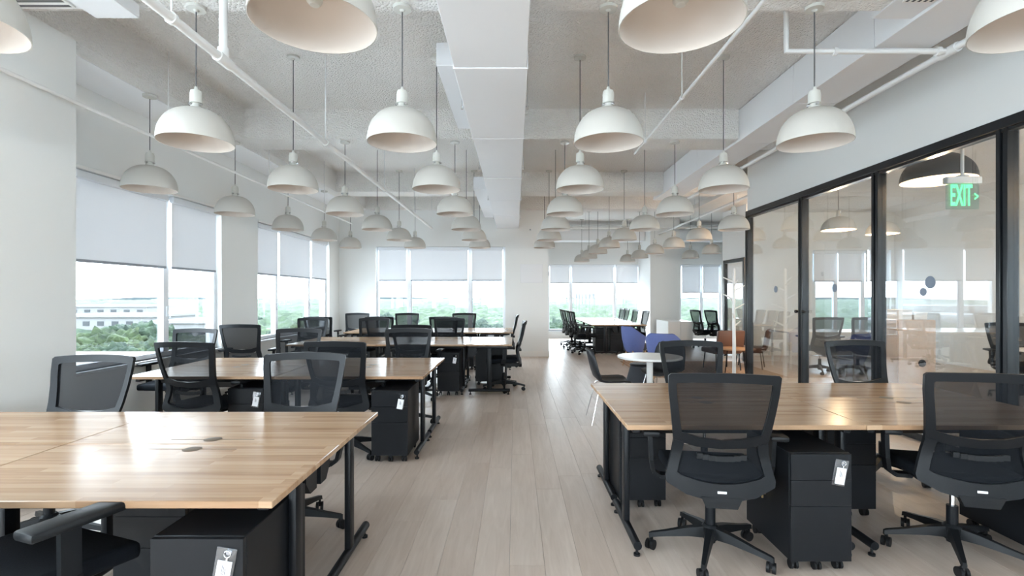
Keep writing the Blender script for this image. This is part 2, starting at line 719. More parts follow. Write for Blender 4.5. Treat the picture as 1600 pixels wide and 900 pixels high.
# ---- ceiling slab, beams
bm = bmesh.new()
box(bm, XL - 0.4, XR + 0.4, YR - 0.4, 12.2, CEIL, CEIL + 0.3)
box(bm, 0.4, 7.2, 12.2, YF + 0.4, CEIL, CEIL + 0.3)
ceiling = struct('ceiling', bm, 'sprayed_ceiling')
for y0, y1 in ((-0.3, 0.17), (3.06, 3.53), (6.41, 6.89), (9.67, 10.12)):
    for x0, x1 in ((-3.43, 2.836), (3.289, XP)):
        bm = bmesh.new()
        box(bm, x0, x1, y0, y1, SOF, CEIL + 0.01)
        make('ceiling_beam', bm, 'sprayed_ceiling', ceiling)
bm = bmesh.new()
box(bm, -3.43, 0.80, 11.60, YB + 0.02, SOF, CEIL + 0.01)
make('ceiling_beam', bm, 'sprayed_ceiling', ceiling)
bm = bmesh.new()
box(bm, 0.80, XP, 11.60, 11.95, SOF, CEIL + 0.01)
make('ceiling_beam', bm, 'sprayed_ceiling', ceiling)
bm = bmesh.new()
box(bm, -3.62, -3.43, YR, YB, SOF, CEIL + 0.01)
make('edge_beam', bm, 'sprayed_ceiling', ceiling)
bm = bmesh.new()
box(bm, XL - 0.01, -3.62, YR, YB, SOF - 0.006, CEIL + 0.01)
make('edge_soffit', bm, 'smooth_soffit', ceiling)
# dropped ceiling behind the glass partition
bm = bmesh.new()
box(bm, XP + 0.12, XR, YR, 12.0, 3.40, 3.50)
make('room_ceiling', bm, 'sprayed_ceiling', ceiling)


def wall_with_openings(name, axis, face, thick, a0, a1, z1, opens, parent=None):
    """axis 'x': wall plane at x=face running along y (a); 'y': plane at y=face running along x.
    opens: (a_start, a_end, z_sill, z_head)"""
    bm = bmesh.new()
    t0, t1 = sorted((face, face + thick))

    def put(b0, b1, zz0, zz1):
        if b1 - b0 < 1e-4 or zz1 - zz0 < 1e-4:
            return
        if axis == 'x':
            box(bm, t0, t1, b0, b1, zz0, zz1)
        else:
            box(bm, b0, b1, t0, t1, zz0, zz1)
    cur = a0
    for s, e, zs, zh in sorted(opens):
        put(cur, s, 0, z1)
        put(s, e, 0, zs)
        put(s, e, zh, z1)
        cur = e
    put(cur, a1, 0, z1)
    return struct(name, bm, 'wall_paint', parent, smooth=False)


WIN_L = [(-3.7, 2.7, 0.25, 3.25), (3.95, 7.06, 0.70, 2.62), (8.05, 11.15, 0.70, 2.60)]
WIN_B = (-3.25, -0.23, 0.45, 2.56)
WIN_F = [(1.10, 4.19, 0.24, 2.47), (5.54, 6.92, 0.24, 2.47)]
WIN_G = (7.05, 8.92, 0.54, 2.50)
wall_with_openings('wall_left', 'x', XL, -0.22, YR, YB + 0.2, CEIL, WIN_L)
wall_with_openings('wall_back', 'y', YB, 0.24, XL, 0.776, CEIL, [WIN_B])
wall_with_openings('wall_far', 'y', YF, 0.24, 0.55, 7.2, CEIL, WIN_F)
wall_with_openings('wall_rear', 'y', YR, -0.24, XL, XR, CEIL, [(-3.8, 8.8, 0.7, 2.6)])
wall_with_openings('wall_side', 'x', 7.0, 0.2, 12.12, YF, CEIL, [])
wall_with_openings('wall_outer', 'x', XR, 0.24, YR, 12.12, CEIL, [(-1.0, 4.6, 0.7, 2.5)])
wall_with_openings('wall_corner', 'x', 0.776, -0.2, YB + 0.24, YF, CEIL, [])
wall_with_openings('wall_room', 'y', 12.0, 0.12, 4.97, XR, CEIL, [WIN_G])

# column by the left wall
bm = bmesh.new()
box(bm, XL - 0.02, -3.43, 3.0, 3.95, 0, SOF)
struct('wall_pier', bm, 'wall_paint', smooth=False)
# far column
bm = bmesh.new()
box(bm, 4.13, 5.03, 15.45, YF + 0.02, 0, CEIL)
struct('wall_column', bm, 'wall_paint', smooth=False)
# wall over the glass partition
bm = bmesh.new()
box(bm, XP, XP + 0.12, YR, 8.66, 2.86, CEIL)
struct('wall_right', bm, 'wall_paint', smooth=False)

# baseboards
for nm, a in (('baseboard_back', (XL, 0.79, YB - 0.014, YB, 0, 0.13)),
              ('baseboard_corner', (0.776, 0.79, YB - 0.014, YF, 0, 0.13)),
              ('baseboard_left', (XL, XL + 0.014, 3.95, YB, 0, 0.13)),
              ('baseboard_far', (0.79, 7.0, YF - 0.014, YF, 0, 0.12))):
    bm = bmesh.new()
    box(bm, *a, bev=0.003)
    struct(nm, bm, 'white_paint')

# ---- windows and blinds
blind_no = {}


def window(idx, axis, face, depth, a0, a1, zs, zh, mulls, blind_z, where, fw=0.055, blinds=True):
    """face: interior wall plane, depth (signed): direction outward; frame set back"""
    sgn = 1 if depth > 0 else -1
    f0 = face + sgn * 0.075
    f1 = face + sgn * 0.15

    def B(bm, s, e, z0, z1, t0=f0, t1=f1, bev=0.004):
        q0, q1 = sorted((t0, t1))
        if axis == 'x':
            box(bm, q0, q1, s, e, z0, z1, bev)
        else:
            box(bm, s, e, q0, q1, z0, z1, bev)
    root = bpy.data.objects.new('window_%d' % idx, None)
    COL.objects.link(root)
    root['kind'] = 'structure'
    bm = bmesh.new()
    B(bm, a0, a0 + fw, zs, zh)
    B(bm, a1 - fw, a1, zs, zh)
    B(bm, a0 + fw, a1 - fw, zs, zs + fw)
    B(bm, a0 + fw, a1 - fw, zh - fw, zh)
    make('window_frame', bm, 'window_frame', root)
    bm = bmesh.new()
    B(bm, a0 - 0.0, a1 + 0.0, zs - 0.03, zs, face - sgn * 0.03, face + sgn * 0.15)
    make('window_sill', bm, 'window_frame', root)
    cuts = [a0 + fw] + list(mulls) + [a1 - fw]
    for m_ in mulls:
        bm = bmesh.new()
        B(bm, m_ - 0.045, m_ + 0.045, zs + fw, zh - fw)
        mo = make('mullion', bm, 'window_frame', root)
        bm = bmesh.new()
        B(bm, m_ + 0.046, m_ + 0.062, zs + fw, zh - fw, f0 + sgn * 0.02, f1)
        make('gasket', bm, 'window_gasket', mo)
        bm = bmesh.new()
        B(bm, m_ - 0.012, m_ + 0.012, 1.17, 1.29, f0 - sgn * 0.018, f0)
        make('window_handle', bm, 'window_frame', mo)
    for s, e in zip(cuts[:-1], cuts[1:]):
        ss = s + (0.035 if s in mulls else 0)
        ee = e - (0.035 if e in mulls else 0)
        bm = bmesh.new()
        B(bm, ss, ee, zs + fw, zh - fw, f0 + sgn * 0.04, f0 + sgn * 0.046, 0)
        make('pane', bm, 'window_glass', root)
        if blinds:
            t0 = f0 - sgn * 0.03
            blind_no[idx] = blind_no.get(idx, 0) + 1
            nm = {1: 'first', 2: 'second', 3: 'third', 4: 'fourth', 5: 'fifth'}[blind_no[idx]]
            r = thing('roller_blind', 'pale roller blind half lowered, %s bay of %s' % (nm, where), 'blind', group='roller blinds at the windows')
            bm = bmesh.new()
            B(bm, ss + 0.012, ee - 0.012, blind_z + 0.03, zh - 0.07, t0, t0 - sgn * 0.0015, 0)
            make('blind_fabric', bm, 'blind_fabric', r)
            bm = bmesh.new()
            B(bm, ss + 0.012, ee - 0.012, blind_z, blind_z + 0.03, t0 + sgn * 0.006, t0 - sgn * 0.008)
            make('bottom_bar', bm, 'window_gasket', r)
            bm = bmesh.new()
            B(bm, ss + 0.005, ee - 0.005, zh - 0.085, zh - 0.004, t0 + sgn * 0.025, t0 - sgn * 0.03, 0.01)
            make('blind_cassette', bm, 'window_frame', r)
    return root


window(1, 'x', XL, -1, *WIN_L[0], [-1.6, 0.0, 1.4], 1.76, 'the added unseen left window', blinds=False)  # out of view, added to let more daylight in
window(2, 'x', XL, -1, *WIN_L[1], [4.60, 6.05], 1.74, 'the left window beside the pier')
window(3, 'x', XL, -1, *WIN_L[2], [8.85, 10.25], 1.76, 'the second left window')
window(4, 'y', YB, 1, *WIN_B, [-2.49, -1.06], 1.76, 'the window in the back wall')
window(5, 'y', YF, 1, *WIN_F[0], [1.87, 3.35], 1.83, 'the far window past the aisle')
window(6, 'y', YF, 1, *WIN_F[1], [6.27], 1.51, 'the far right window')
window(7, 'y', 12.0, 1, *WIN_G, [7.65, 8.3], 1.75, 'the window inside the glass room')
window(8, 'y', YR, -1, -3.8, 8.8, 0.7, 2.6, [-2, 0, 2, 4, 6], 1.7, 'rear', blinds=False)  # unseen window band behind the camera, added for its daylight
window(9, 'x', XR, 1, -1.0, 4.6, 0.7, 2.5, [0.9, 2.7], 1.7, 'side', blinds=False)  # unseen side window, put in to light the glass room

# left window head pelmet line
bm = bmesh.new()
box(bm, XL, XL + 0.012, 3.95, 7.06, 2.62, 2.65, 0.003)
struct('trim_1', bm, 'white_paint')
bm = bmesh.new()
box(bm, XL, XL + 0.012, 8.05, 11.15, 2.60, 2.63, 0.003)
struct('trim_2', bm, 'white_paint')

# ---- glass partition
gp = thing('glass_partition', 'long black framed glass partition along the right side of the office', 'partition')
PT = 2.86
posts = [8.62, 7.0, 5.55, 4.10, 2.65, 1.2, -0.25, -1.7, -3.15, YR + 0.05]
bm = bmesh.new()
box(bm, XP - 0.035, XP + 0.065, YR, 8.66, PT - 0.085, PT, 0.004)
box(bm, XP - 0.025, XP + 0.055, YR, 8.62, PT - 0.115, PT - 0.092, 0.002)
make('top_rail', bm, 'partition_metal', gp)
bm = bmesh.new()
box(bm, XP - 0.03, XP + 0.06, YR, 8.66, 0, 0.07, 0.004)
make('bottom_rail', bm, 'partition_metal', gp)
for i, y in enumerate(posts):
    bm = bmesh.new()
    w = 0.05
    box(bm, XP - 0.035, XP + 0.065, y - w, y - 0.012, 0.07, PT - 0.085, 0.003)
    box(bm, XP - 0.035, XP + 0.065, y + 0.012, y + w, 0.07, PT - 0.085, 0.003)
    box(bm, XP - 0.015, XP + 0.045, y - 0.02, y + 0.02, 0.07, PT - 0.085)
    make('post', bm, 'partition_metal', gp)
    if i == 1:
        for s in (-1, 1):
            bm = bmesh.new()
            cyl(bm, (XP - 0.06, y + s * 0.075, 1.2), (XP - 0.03, y + s * 0.075, 1.2), 0.022, n=16)
            cyl(bm, (XP - 0.03, y + s * 0.06, 1.2), (XP + 0.0, y + s * 0.06, 1.2), 0.012, n=12)
            make('door_lock', bm, 'black_steel', gp)
for a, b_ in zip(posts[1:], posts[:-1]):
    bm = bmesh.new()
    box(bm, XP + 0.010, XP + 0.020, a + 0.05, b_ - 0.05, 0.07, PT - 0.085)
    make('glass_pane', bm, 'partition_glass', gp)
for (px, py, rr) in ((1453, 441, .060), (1442, 456, .040), (1304, 450, .05), (1212, 452, .05)):  # flat grey discs on the glass, the second one smaller
    d = (XP + 0.006) * 790 / (px - 805)
    z = EYE + (462 - py) / 790 * d
    bm = bmesh.new()
    cyl(bm, (XP + 0.006, d, z), (XP + 0.0095, d, z), rr, n=28)
    make('glass_dot', bm, 'grey_dot', gp)

# second framed doorway further back
gd = thing('glass_doorway', 'small black framed glass doorway beyond the end of the partition', 'partition')
for y in (10.93, 11.95):
    bm = bmesh.new()
    box(bm, 4.93, 5.01, y - 0.04, y + 0.04, 0, 2.25, 0.003)
    make('post', bm, 'partition_metal', gd)
bm = bmesh.new()
box(bm, 4.93, 5.01, 10.97, 11.91, 2.17, 2.25, 0.003)
make('top_rail', bm, 'partition_metal', gd)
bm = bmesh.new()
box(bm, 4.965, 4.975, 10.97, 11.91, 0.02, 2.17)
make('glass_pane', bm, 'partition_glass', gd)
bm = bmesh.new()
box(bm, 4.97, 5.09, 10.88, 12.0, 2.25, CEIL)
struct('wall_bulkhead', bm, 'wall_paint', smooth=False)

# white panel and sensor on the back wall pier
o = simple_box('wall_panel', 'duct_paint', 0.12, 0.64, YB - 0.018, YB, 1.72, 2.15, bev=0.004)
tag(o, 'blank white square panel on the pier at the end of the aisle', 'panel')
o = simple_box('wall_sensor', 'window_gasket', 0.335, 0.365, YB - 0.012, YB, 2.94, 2.97, bev=0.003)
tag(o, 'tiny grey sensor high on the pier above the white panel', 'sensor')
bm = bmesh.new()
box(bm, 0.776, 0.80, YB + 0.03, YB + 0.10, 1.88, 1.98, 0.004)
tag(make('thermostat', bm, 'window_gasket'), 'small grey thermostat on the right edge of the pier', 'thermostat')

# ================================================================== CEILING SERVICES
# centre duct
cd = thing('centre_duct', 'wide white rectangular air duct running down the middle of the ceiling', 'duct', (0, 0, 0))
segs = [0.3, 1.9, 3.49, 5.05, 6.75, 8.3, 9.9, YB]
for i in range(len(segs) - 1):
    bm = bmesh.new()
    w = 0.004 * (i % 2)
    box(bm, -0.425 + w, 0.085 - w, segs[i] + 0.004, segs[i + 1] - 0.004, 2.985 + w, 3.30, 0.004)
    make('duct_section', bm, 'duct_paint', cd)
    if i:
        bm = bmesh.new()
        box(bm, -0.429, 0.089, segs[i] - 0.012, segs[i] + 0.012, 2.9815, 3.303, 0.001)
        make('duct_flange', bm, 'duct_paint', cd)
for y in (2.2, 4.2, 6.2, 8.2, 10.2):
    for x in (-0.44, 0.10):
        bm = bmesh.new()
        cyl(bm, (x, y, 2.97), (x, y, CEIL), 0.005, n=6)
        cyl(bm, (x, y, 2.97), (x, y, 2.995), 0.012, n=8)
        make('hanger_rod', bm, 'chrome', cd)
for k, (y0, y1, z0) in enumerate(((4.35, 6.0, 3.40), (8.2, 11.2, 3.15))):
    o = simple_box('side_duct', 'duct_paint', -0.68, -0.44, y0, y1, z0, z0 + 0.2, bev=0.006)
    tag(o, ('short white duct box beside the centre duct, nearer the camera', 'long low white duct box beside the centre duct, near the pier')[k], 'duct')

# right duct
rd = thing('right_duct', 'white rectangular air duct running above the glass partition', 'duct')
segs = [0.3, 2.4, 4.0, 5.16, 6.5, 7.9, 9.2, 10.4]
for i in range(len(segs) - 1):
    bm = bmesh.new()
    box(bm, 2.84, 3.285, segs[i] + 0.003, segs[i + 1] - 0.003, 3.38, CEIL - 0.01, 0.003)
    make('duct_section', bm, 'duct_paint', rd)


def grille(parent, x0, x1, y0, y1, z, n, along='x'):
    """linear slots on an underside"""
    bm = bmesh.new()
    box(bm, x0, x1, y0, y1, z - 0.012, z, 0.003)
    p = make('diffuser_frame', bm, 'white_paint', parent)
    for k in range(n):
        bm = bmesh.new()
        if along == 'x':
            yy = y0 + (y1 - y0) * (k + 0.5) / n
            h_ = (y1 - y0) / n * 0.22
            box(bm, x0 + 0.015, x1 - 0.015, yy - h_, yy + h_, z - 0.0135, z - 0.0115)
        else:
            xx = x0 + (x1 - x0) * (k + 0.5) / n
            h_ = (x1 - x0) / n * 0.22
            box(bm, xx - h_, xx + h_, y0 + 0.015, y1 - 0.015, z - 0.0135, z - 0.0115)
        make('slot', bm, 'lamp_cord', p)


b1 = thing('supply_box', 'white air supply box with slotted diffuser beside the right duct', 'air vent')
bm = bmesh.new()
box(bm, 2.55, 2.836, 1.6, 3.62, 3.40, 3.72, 0.004)
make('casing', bm, 'duct_paint', b1)
grille(b1, 2.60, 2.80, 2.6, 3.40, 3.40, 5, 'y')
b2 = thing('supply_box', 'white air supply box with slotted diffuser above the left pier', 'air vent')
bm = bmesh.new()
box(bm, -2.86, -2.56, 1.6, 3.45, 3.31, 3.405, 0.006)
box(bm, -3.41, -2.86, 1.6, 3.37, 3.33, 3.405, 0.004)
box(bm, -3.41, -2.60, 1.6, 3.04, 3.405, 3.70, 0.004)
make('casing', bm, 'duct_paint', b2)
grille(b2, -3.39, -2.90, 3.12, 3.34, 3.33, 4, 'x')
b3 = thing('return_grille', 'small white return air grille at the end of the right duct', 'air vent')
bm = bmesh.new()
box(bm, 2.815, 2.838, 9.95, 10.35, 3.48, 3.72, 0.003)
make('diffuser_frame', bm, 'white_paint', b3)
for k in range(5):
    bm = bmesh.new()
    box(bm, 2.811, 2.816, 10.0, 10.3, 3.51 + 0.04 * k, 3.525 + 0.04 * k)
    make('slot', bm, 'lamp_cord', b3)

# far cross duct
for x0, x1, w in ((0.80, 4.12, 'left'), (5.04, 6.98, 'right')):
    o = simple_box('cross_duct', 'duct_paint', x0, x1, 16.05, 16.6, 3.17, 3.50, bev=0.005)
    tag(o, 'grey cross duct high before the far windows, %s of the far column' % w, 'duct')


def pipe_run(name, label, pts, r, hangers=(), parts=None):
    t = thing(name, label, 'pipe')
    bm = bmesh.new()
    tube(bm, pts, r, 12)
    make('pipe_length', bm, 'pipe_paint', t)
    for (x, y, z) in hangers:
        bm = bmesh.new()
        cyl(bm, (x, y, z), (x, y, CEIL), 0.006, n=6)
        lathe(bm, [(r + 0.006, z - 0.012), (r + 0.006, z + 0.012)], 12, x, y)
        cyl(bm, (x, y - 0.012, z), (x, y + 0.012, z), r + 0.008, n=14)
        make('pipe_hanger', bm, 'pipe_paint', t)
    return t


t = pipe_run('sprinkler_pipe', 'thick white sprinkler pipe crossing above the left desks', [(-1.876, 0.3, 2.935), (-1.876, 11.4, 2.935)], 0.027,
             [(-1.876, 2.76, 2.935), (-1.876, 5.0, 2.935), (-1.876, 7.25, 2.935), (-1.876, 9.4, 2.935), (-1.876, 11.35, 2.935)])
bm = bmesh.new()
tube(bm, [(-1.876, 3.25, 2.935), (-1.876, 3.25, SOF)], 0.025, 12)
make('riser', bm, 'pipe_paint', t)
bm = bmesh.new()
cyl(bm, (-1.876, 3.18, 2.935), (-1.876, 3.32, 2.935), 0.036, n=14)
cyl(bm, (-1.876, 3.25, 2.93), (-1.876, 3.25, 3.01), 0.034, n=14)
make('tee_fitting', bm, 'pipe_paint', t)
pipe_run('conduit', 'thin white conduit pipe running along the left window wall', [(-3.36, 0.3, 2.90), (-3.36, 10.4, 2.90)], 0.015,
         [(-3.36, 4.9, 2.90), (-3.36, 6.9, 2.90), (-3.36, 8.9, 2.90)])
pipe_run('conduit', 'thin white conduit pipe above the right desks', [(1.517, 0.3, 3.22), (1.517, 6.41, 3.22)], 0.014,
         [(1.517, 2.6, 3.22), (1.517, 4.6, 3.22), (1.517, 5.9, 3.22)])
t = pipe_run('sprinkler_pipe', 'white sprinkler pipe under the right duct with a square branch', [(3.32, 0.3, 3.29), (3.32, 11.3, 3.29)], 0.026,
             [(3.32, 2.5, 3.29), (3.32, 5.4, 3.29), (3.32, 8.0, 3.29)])
bm = bmesh.new()
tube(bm, [(3.32, 3.87, 3.29), (2.075, 3.87, 3.29), (2.075, 3.87, CEIL)], 0.023, 12)
make('branch', bm, 'pipe_paint', t)
bm = bmesh.new()
cyl(bm, (3.32, 3.79, 3.29), (3.32, 3.95, 3.29), 0.037, n=14)
make('pipe_clamp', bm, 'pipe_paint', t)
bm = bmesh.new()
cyl(bm, (3.22, 3.87, 3.29), (3.25, 3.87, 3.29), 0.034, n=14)
make('pipe_clamp', bm, 'pipe_paint', t)
bm = bmesh.new()
cyl(bm, (2.43, 3.87, 3.29), (2.46, 3.87, 3.29), 0.032, n=14)
make('pipe_clamp', bm, 'pipe_paint', t)
pipe_run('sprinkler_pipe', 'white pipe crossing the far ceiling past the beam', [(0.9, 14.4, 3.35), (6.95, 14.4, 3.35)], 0.03,
         [(2, 14.4, 3.35), (4.5, 14.4, 3.35), (6.5, 14.4, 3.35)])
pipe_run('sprinkler_pipe', 'white pipe along the far right ceiling beyond the partition', [(4.4, 8.9, 3.3), (4.4, 16.0, 3.3)], 0.03,
         [(4.4, 10, 3.3), (4.4, 12.4, 3.3), (4.4, 14.9, 3.3)])

# ================================================================== PENDANT LAMPS
LR, LZ = 0.2365, 2.47
ordw = ['first', 'second', 'third', 'fourth', 'fifth', 'sixth', 'seventh', 'eighth', 'ninth', 'tenth']
colw = {-2: 'by the left windows', -1: 'over the left desks', 0: 'left of the centre duct',
        1: 'right of the centre duct', 2: 'over the right desks', 3: 'in line with the partition',
        4: 'rightmost file'}


def lamp_shade_bm():
    prof = []
    H = 0.232
    n = 12
    for i in range(n + 1):
        a = PI / 2 * i / n
        r = 0.034 + (LR - 0.034) * math.sin(a) ** 0.92
        prof.append((r, LZ + H * math.cos(a) ** 0.95 if i < n else LZ))
    inner = [(r - 0.004, z - 0.004) for r, z in reversed(prof[:-1])]
    return prof, inner


prof, inner = lamp_shade_bm()
bm = bmesh.new()
lathe(bm, prof + [(LR - 0.004, LZ)], 40)
shade_me_o = make('shade', bm, 'lamp_outside', None, angle=60)
bm = bmesh.new()
lathe(bm, [(LR - 0.004, LZ)] + [(max(r, 0.0), z) for r, z in inner] + [(0, LZ + 0.225)], 40)
inner_me_o = make('shade_lining', bm, 'lamp_inside', None, angle=60)
bm = bmesh.new()
z0 = LZ + 0.232
lathe(bm, [(0.0, z0 - 0.01), (0.040, z0 - 0.01), (0.036, z0 + 0.022), (0.028, z0 + 0.024), (0.028, z0 + 0.040), (0.040, z0 + 0.042), (0.040, z0 + 0.105),
           (0.034, z0 + 0.128), (0.014, z0 + 0.134), (0.010, z0 + 0.155), (0, z0 + 0.156)], 20)
holder_o = make('lamp_holder', bm, 'lamp_ceramic', None)
bm = bmesh.new()
for k in range(3):
    a = 2 * PI * k / 3 + 0.5
    c = Vector((math.cos(a), math.sin(a), 0))
    cyl(bm, Vector((0, 0, z0 + 0.032)) + c * 0.02, Vector((0, 0, z0 + 0.032)) + c * 0.047, 0.009, n=8)
screw_o = make('thumb_screw', bm, 'chrome', None)
bm = bmesh.new()
lathe(bm, [(0, LZ + 0.222), (0.02, LZ + 0.215), (0.022, LZ + 0.16), (0.032, LZ + 0.13), (0.030, LZ + 0.09), (0.018, LZ + 0.075), (0, LZ + 0.072)], 16)
bulb_o = make('bulb', bm, 'lamp_ceramic', None)
protos = [shade_me_o, inner_me_o, holder_o, screw_o, bulb_o]
cord_cache = {}


def pendant(x, y, ztop, label):
    t = thing('pendant_lamp', label, 'lamp', (x, y, 0), random.random() * 6, 'dome pendant lamps under the ceiling')
    sh = None
    for p in protos:
        c = bpy.data.objects.new(p.data.name.split('.')[0], p.data)
        COL.objects.link(c)
        if p is screw_o:
            c['kind'] = 'stuff'
        if p is inner_me_o:
            c.parent = sh
        else:
            c.parent = t
        if p is shade_me_o:
            sh = c
    key = round(ztop, 3)
    if key not in cord_cache:
        bm = bmesh.new()
        cyl(bm, (0, 0, z0 + 0.15), (0, 0, ztop - 0.03), 0.0045, n=8)
        cm = make('cord', bm, 'lamp_cord')
        bm = bmesh.new()
        lathe(bm, [(0, ztop - 0.036), (0.012, ztop - 0.034), (0.02, ztop - 0.022), (0.060, ztop - 0.02), (0.062, ztop), (0, ztop)], 24)
        cn = make('canopy', bm, 'lamp_ceramic')
        cord_cache[key] = (cm.data, cn.data)
        bpy.data.objects.remove(cm)
        bpy.data.objects.remove(cn)
    for nm, d in zip(('cord', 'canopy'), cord_cache[key]):
        c = bpy.data.objects.new(nm, d)
        COL.objects.link(c)
        c.parent = t


BEAMS = ((3.06, 3.53), (6.41, 6.89), (9.67, 10.12), (11.60, 11.95))
lamp_list = []
for n in range(0, 10):
    y = 0.912 * (2.15 + 1.67 * n)
    if n <= 6:
        ks = {0: [-1, 0, 1, 2], 1: [-1, 0, 1, 2], 2: [-2, -1, 0, 1, 2], 3: [-2, -1, 0, 1, 2]}.get(n, [-2, -1, 0, 1, 2, 3])
    else:
        ks = {7: [2, 3, 4], 8: [2, 3, 4], 9: [2, 3]}[n]
    for k in ks:
        x = 0.9467 * (-0.822 + 1.5 * k)
        zt = CEIL
        if x < -3.43:
            zt = SOF
        elif any(a - 0.03 <= y <= b_ + 0.03 for a, b_ in BEAMS):
            zt = SOF
        if x < -3.6:
            zt = SOF - 0.006
        pendant(x, y, zt, 'cream dome pendant lamp, %s row from the camera, %s' % (ordw[n], colw[k]))
for p in protos:
    bpy.data.objects.remove(p)

# lamps inside the glass room (lit, warm)
for (x, y, zr, R, mo, lab) in ((4.47, 5.35, 2.64, 0.33, 'lamp_black', 'large black dome pendant lamp glowing warm beside the exit sign'),
                               (5.05, 7.9, 2.45, 0.24, 'lamp_outside', 'lit cream dome pendant lamp behind the glass partition'),
                               (6.1, 8.4, 2.45, 0.24, 'lamp_outside', 'lit cream dome pendant lamp deeper inside the glass room'),
                               (6.2, 4.2, 2.6, 0.33, 'lamp_black', 'large black dome pendant lamp in the middle of the glass room'),
                               (5.2, 2.4, 2.6, 0.33, 'lamp_black', 'large black dome pendant lamp nearest in the glass room')):
    t = thing('pendant_lamp', lab, 'lamp', (x, y, 0), 0, 'lit lamps of the glass room')
    Hh = R * 0.85
    pr = [(0.03 + (R - 0.03) * math.sin(PI / 2 * i / 12), zr + Hh * math.cos(PI / 2 * i / 12)) for i in range(13)]
    bm = bmesh.new()
    lathe(bm, pr + [(R - 0.005, zr)], 36)
    sh = make('shade', bm, mo, t, angle=60)
    bm = bmesh.new()
    lathe(bm, [(r - 0.006 if r > 0.01 else 0, z - 0.006) for r, z in pr], 36)
    make('shade_lining', bm, 'lamp_inside', sh, angle=60)
    bm = bmesh.new()
    lathe(bm, [(0, zr + 0.03), (R * 0.92, zr + 0.03)], 36)
    make('diffuser', bm, 'lamp_glow', t)
    bm = bmesh.new()
    cyl(bm, (0, 0, zr + Hh), (0, 0, zr + Hh + 0.1), 0.03, n=16)
    make('lamp_holder', bm, mo, t)
    bm = bmesh.new()
    cyl(bm, (0, 0, zr + Hh + 0.1), (0, 0, 3.40), 0.005, n=8)
    make('cord', bm, 'lamp_cord', t)
    l = bpy.data.lights.new('warm_bulb', 'POINT')
    l.energy = 22
    l.color = (1.0, 0.68, 0.40)
    l.shadow_soft_size = 0.0
    lo = bpy.data.objects.new('warm_bulb', l)
    COL.objects.link(lo)
    lo.parent = t
    lo.location = (0, 0, zr - 0.13)

# exit sign
ex = thing('exit_sign', 'green lit exit sign hanging behind the glass partition', 'sign', (4.20, 4.75, 0))
bm = bmesh.new()
box(bm, -0.165, 0.165, -0.03, 0.03, 2.47, 2.535, 0.006)
make('housing', bm, 'white_paint', ex)
bm = bmesh.new()
cyl(bm, (0.0, 0, 2.535), (0.0, 0, 3.40), 0.014, n=10)
lathe(bm, [(0, 2.555), (0.05, 2.55), (0.05, 2.535), (0, 2.535)], 16)
make('stem', bm, 'white_paint', ex)
bm = bmesh.new()
box(bm, -0.155, 0.155, -0.006, 0.006, 2.23, 2.47, 0.003)
make('sign_panel', bm, 'exit_panel', ex)


def text_mesh(name, body, size, mt, parent, loc, extrude=0.003, sx=1.0, rot=(PI / 2, 0, 0)):
    c = bpy.data.curves.new(name, 'FONT')
    c.body = body
    c.size = size
    c.extrude = extrude
    c.align_x = 'CENTER'
    c.align_y = 'CENTER'
    c.offset = size * 0.018
    o = bpy.data.objects.new(name + '_curve', c)
    COL.objects.link(o)
    bpy.context.view_layer.update()
    me_ = bpy.data.meshes.new_from_object(o)
    bpy.data.objects.remove(o)
    me_.name = name
    me_.materials.clear()
    me_.materials.append(M(mt))
    r = bpy.data.objects.new(name, me_)
    COL.objects.link(r)
    r.parent = parent
    r.location = loc
    r.rotation_euler = rot
    r.scale = (sx, 1, 1)
    return r


text_mesh('lettering', 'EXIT', 0.28, 'exit_green', ex, (-0.018, -0.0085, 2.352), sx=0.36)
ch = text_mesh('chevron', '>', 0.12, 'exit_green', ex, (0.125, -0.0085, 2.345), sx=0.55)

# ================================================================== TASK CHAIR


def back_y(x, z):
    base = -0.255 - max(0.0, z - 0.60) * 0.20 + 0.03 * math.exp(-((z - 0.62) / 0.12) ** 2)
    return base + 0.55 * x * x


def strip(bm, outer, inn, t=0.022, closed=True):
    def row(pts, dy):
        return [bm.verts.new((x, back_y(x, z) + dy, z)) for x, z in pts]
    of, inf = row(outer, t / 2), row(inn, t / 2)
    ob, inb = row(outer, -t / 2), row(inn, -t / 2)
    n = len(outer)
    rng = range(n if closed else n - 1)
    for i in rng:
        j = (i + 1) % n
        for q in ((of[i], of[j], inf[j], inf[i]), (ob[j], ob[i], inb[i], inb[j]), (of[j], of[i], ob[i], ob[j]), (inf[i], inf[j], inb[j], inb[i])):
            try:
                bm.faces.new(q)
            except ValueError:
                pass
    if not closed:
        bm.faces.new((of[0], inf[0], inb[0], ob[0]))
        bm.faces.new((of[-1], ob[-1], inb[-1], inf[-1]))


def mirror(pts):
    """pts for x>=0 from top centre to bottom centre -> closed loop"""
    left = [(-x, z) for x, z in reversed(pts) if x > 1e-6]
    return pts + left


U_out = [(0, 1.042), (.14, 1.038), (.254, 1.030), (.266, 1.018), (.262, .94), (.251, .85), (.239, .75), (.229, .675), (.12, .650), (0, .643)]
U_in = [(0, .995), (.13, .992), (.222, .986), (.228, .978), (.223, .92), (.212, .84), (.201, .77), (.192, .722), (.10, .699), (0, .692)]
L_out = [(.229, .680), (.236, .62), (.252, .55), (.268, .485), (.262, .455), (.17, .408), (.07, .388), (0, .385)]
L_in = [(.178, .668), (.186, .62), (.199, .565), (.212, .512), (.190, .498), (.11, .480), (.05, .472), (0, .470)]


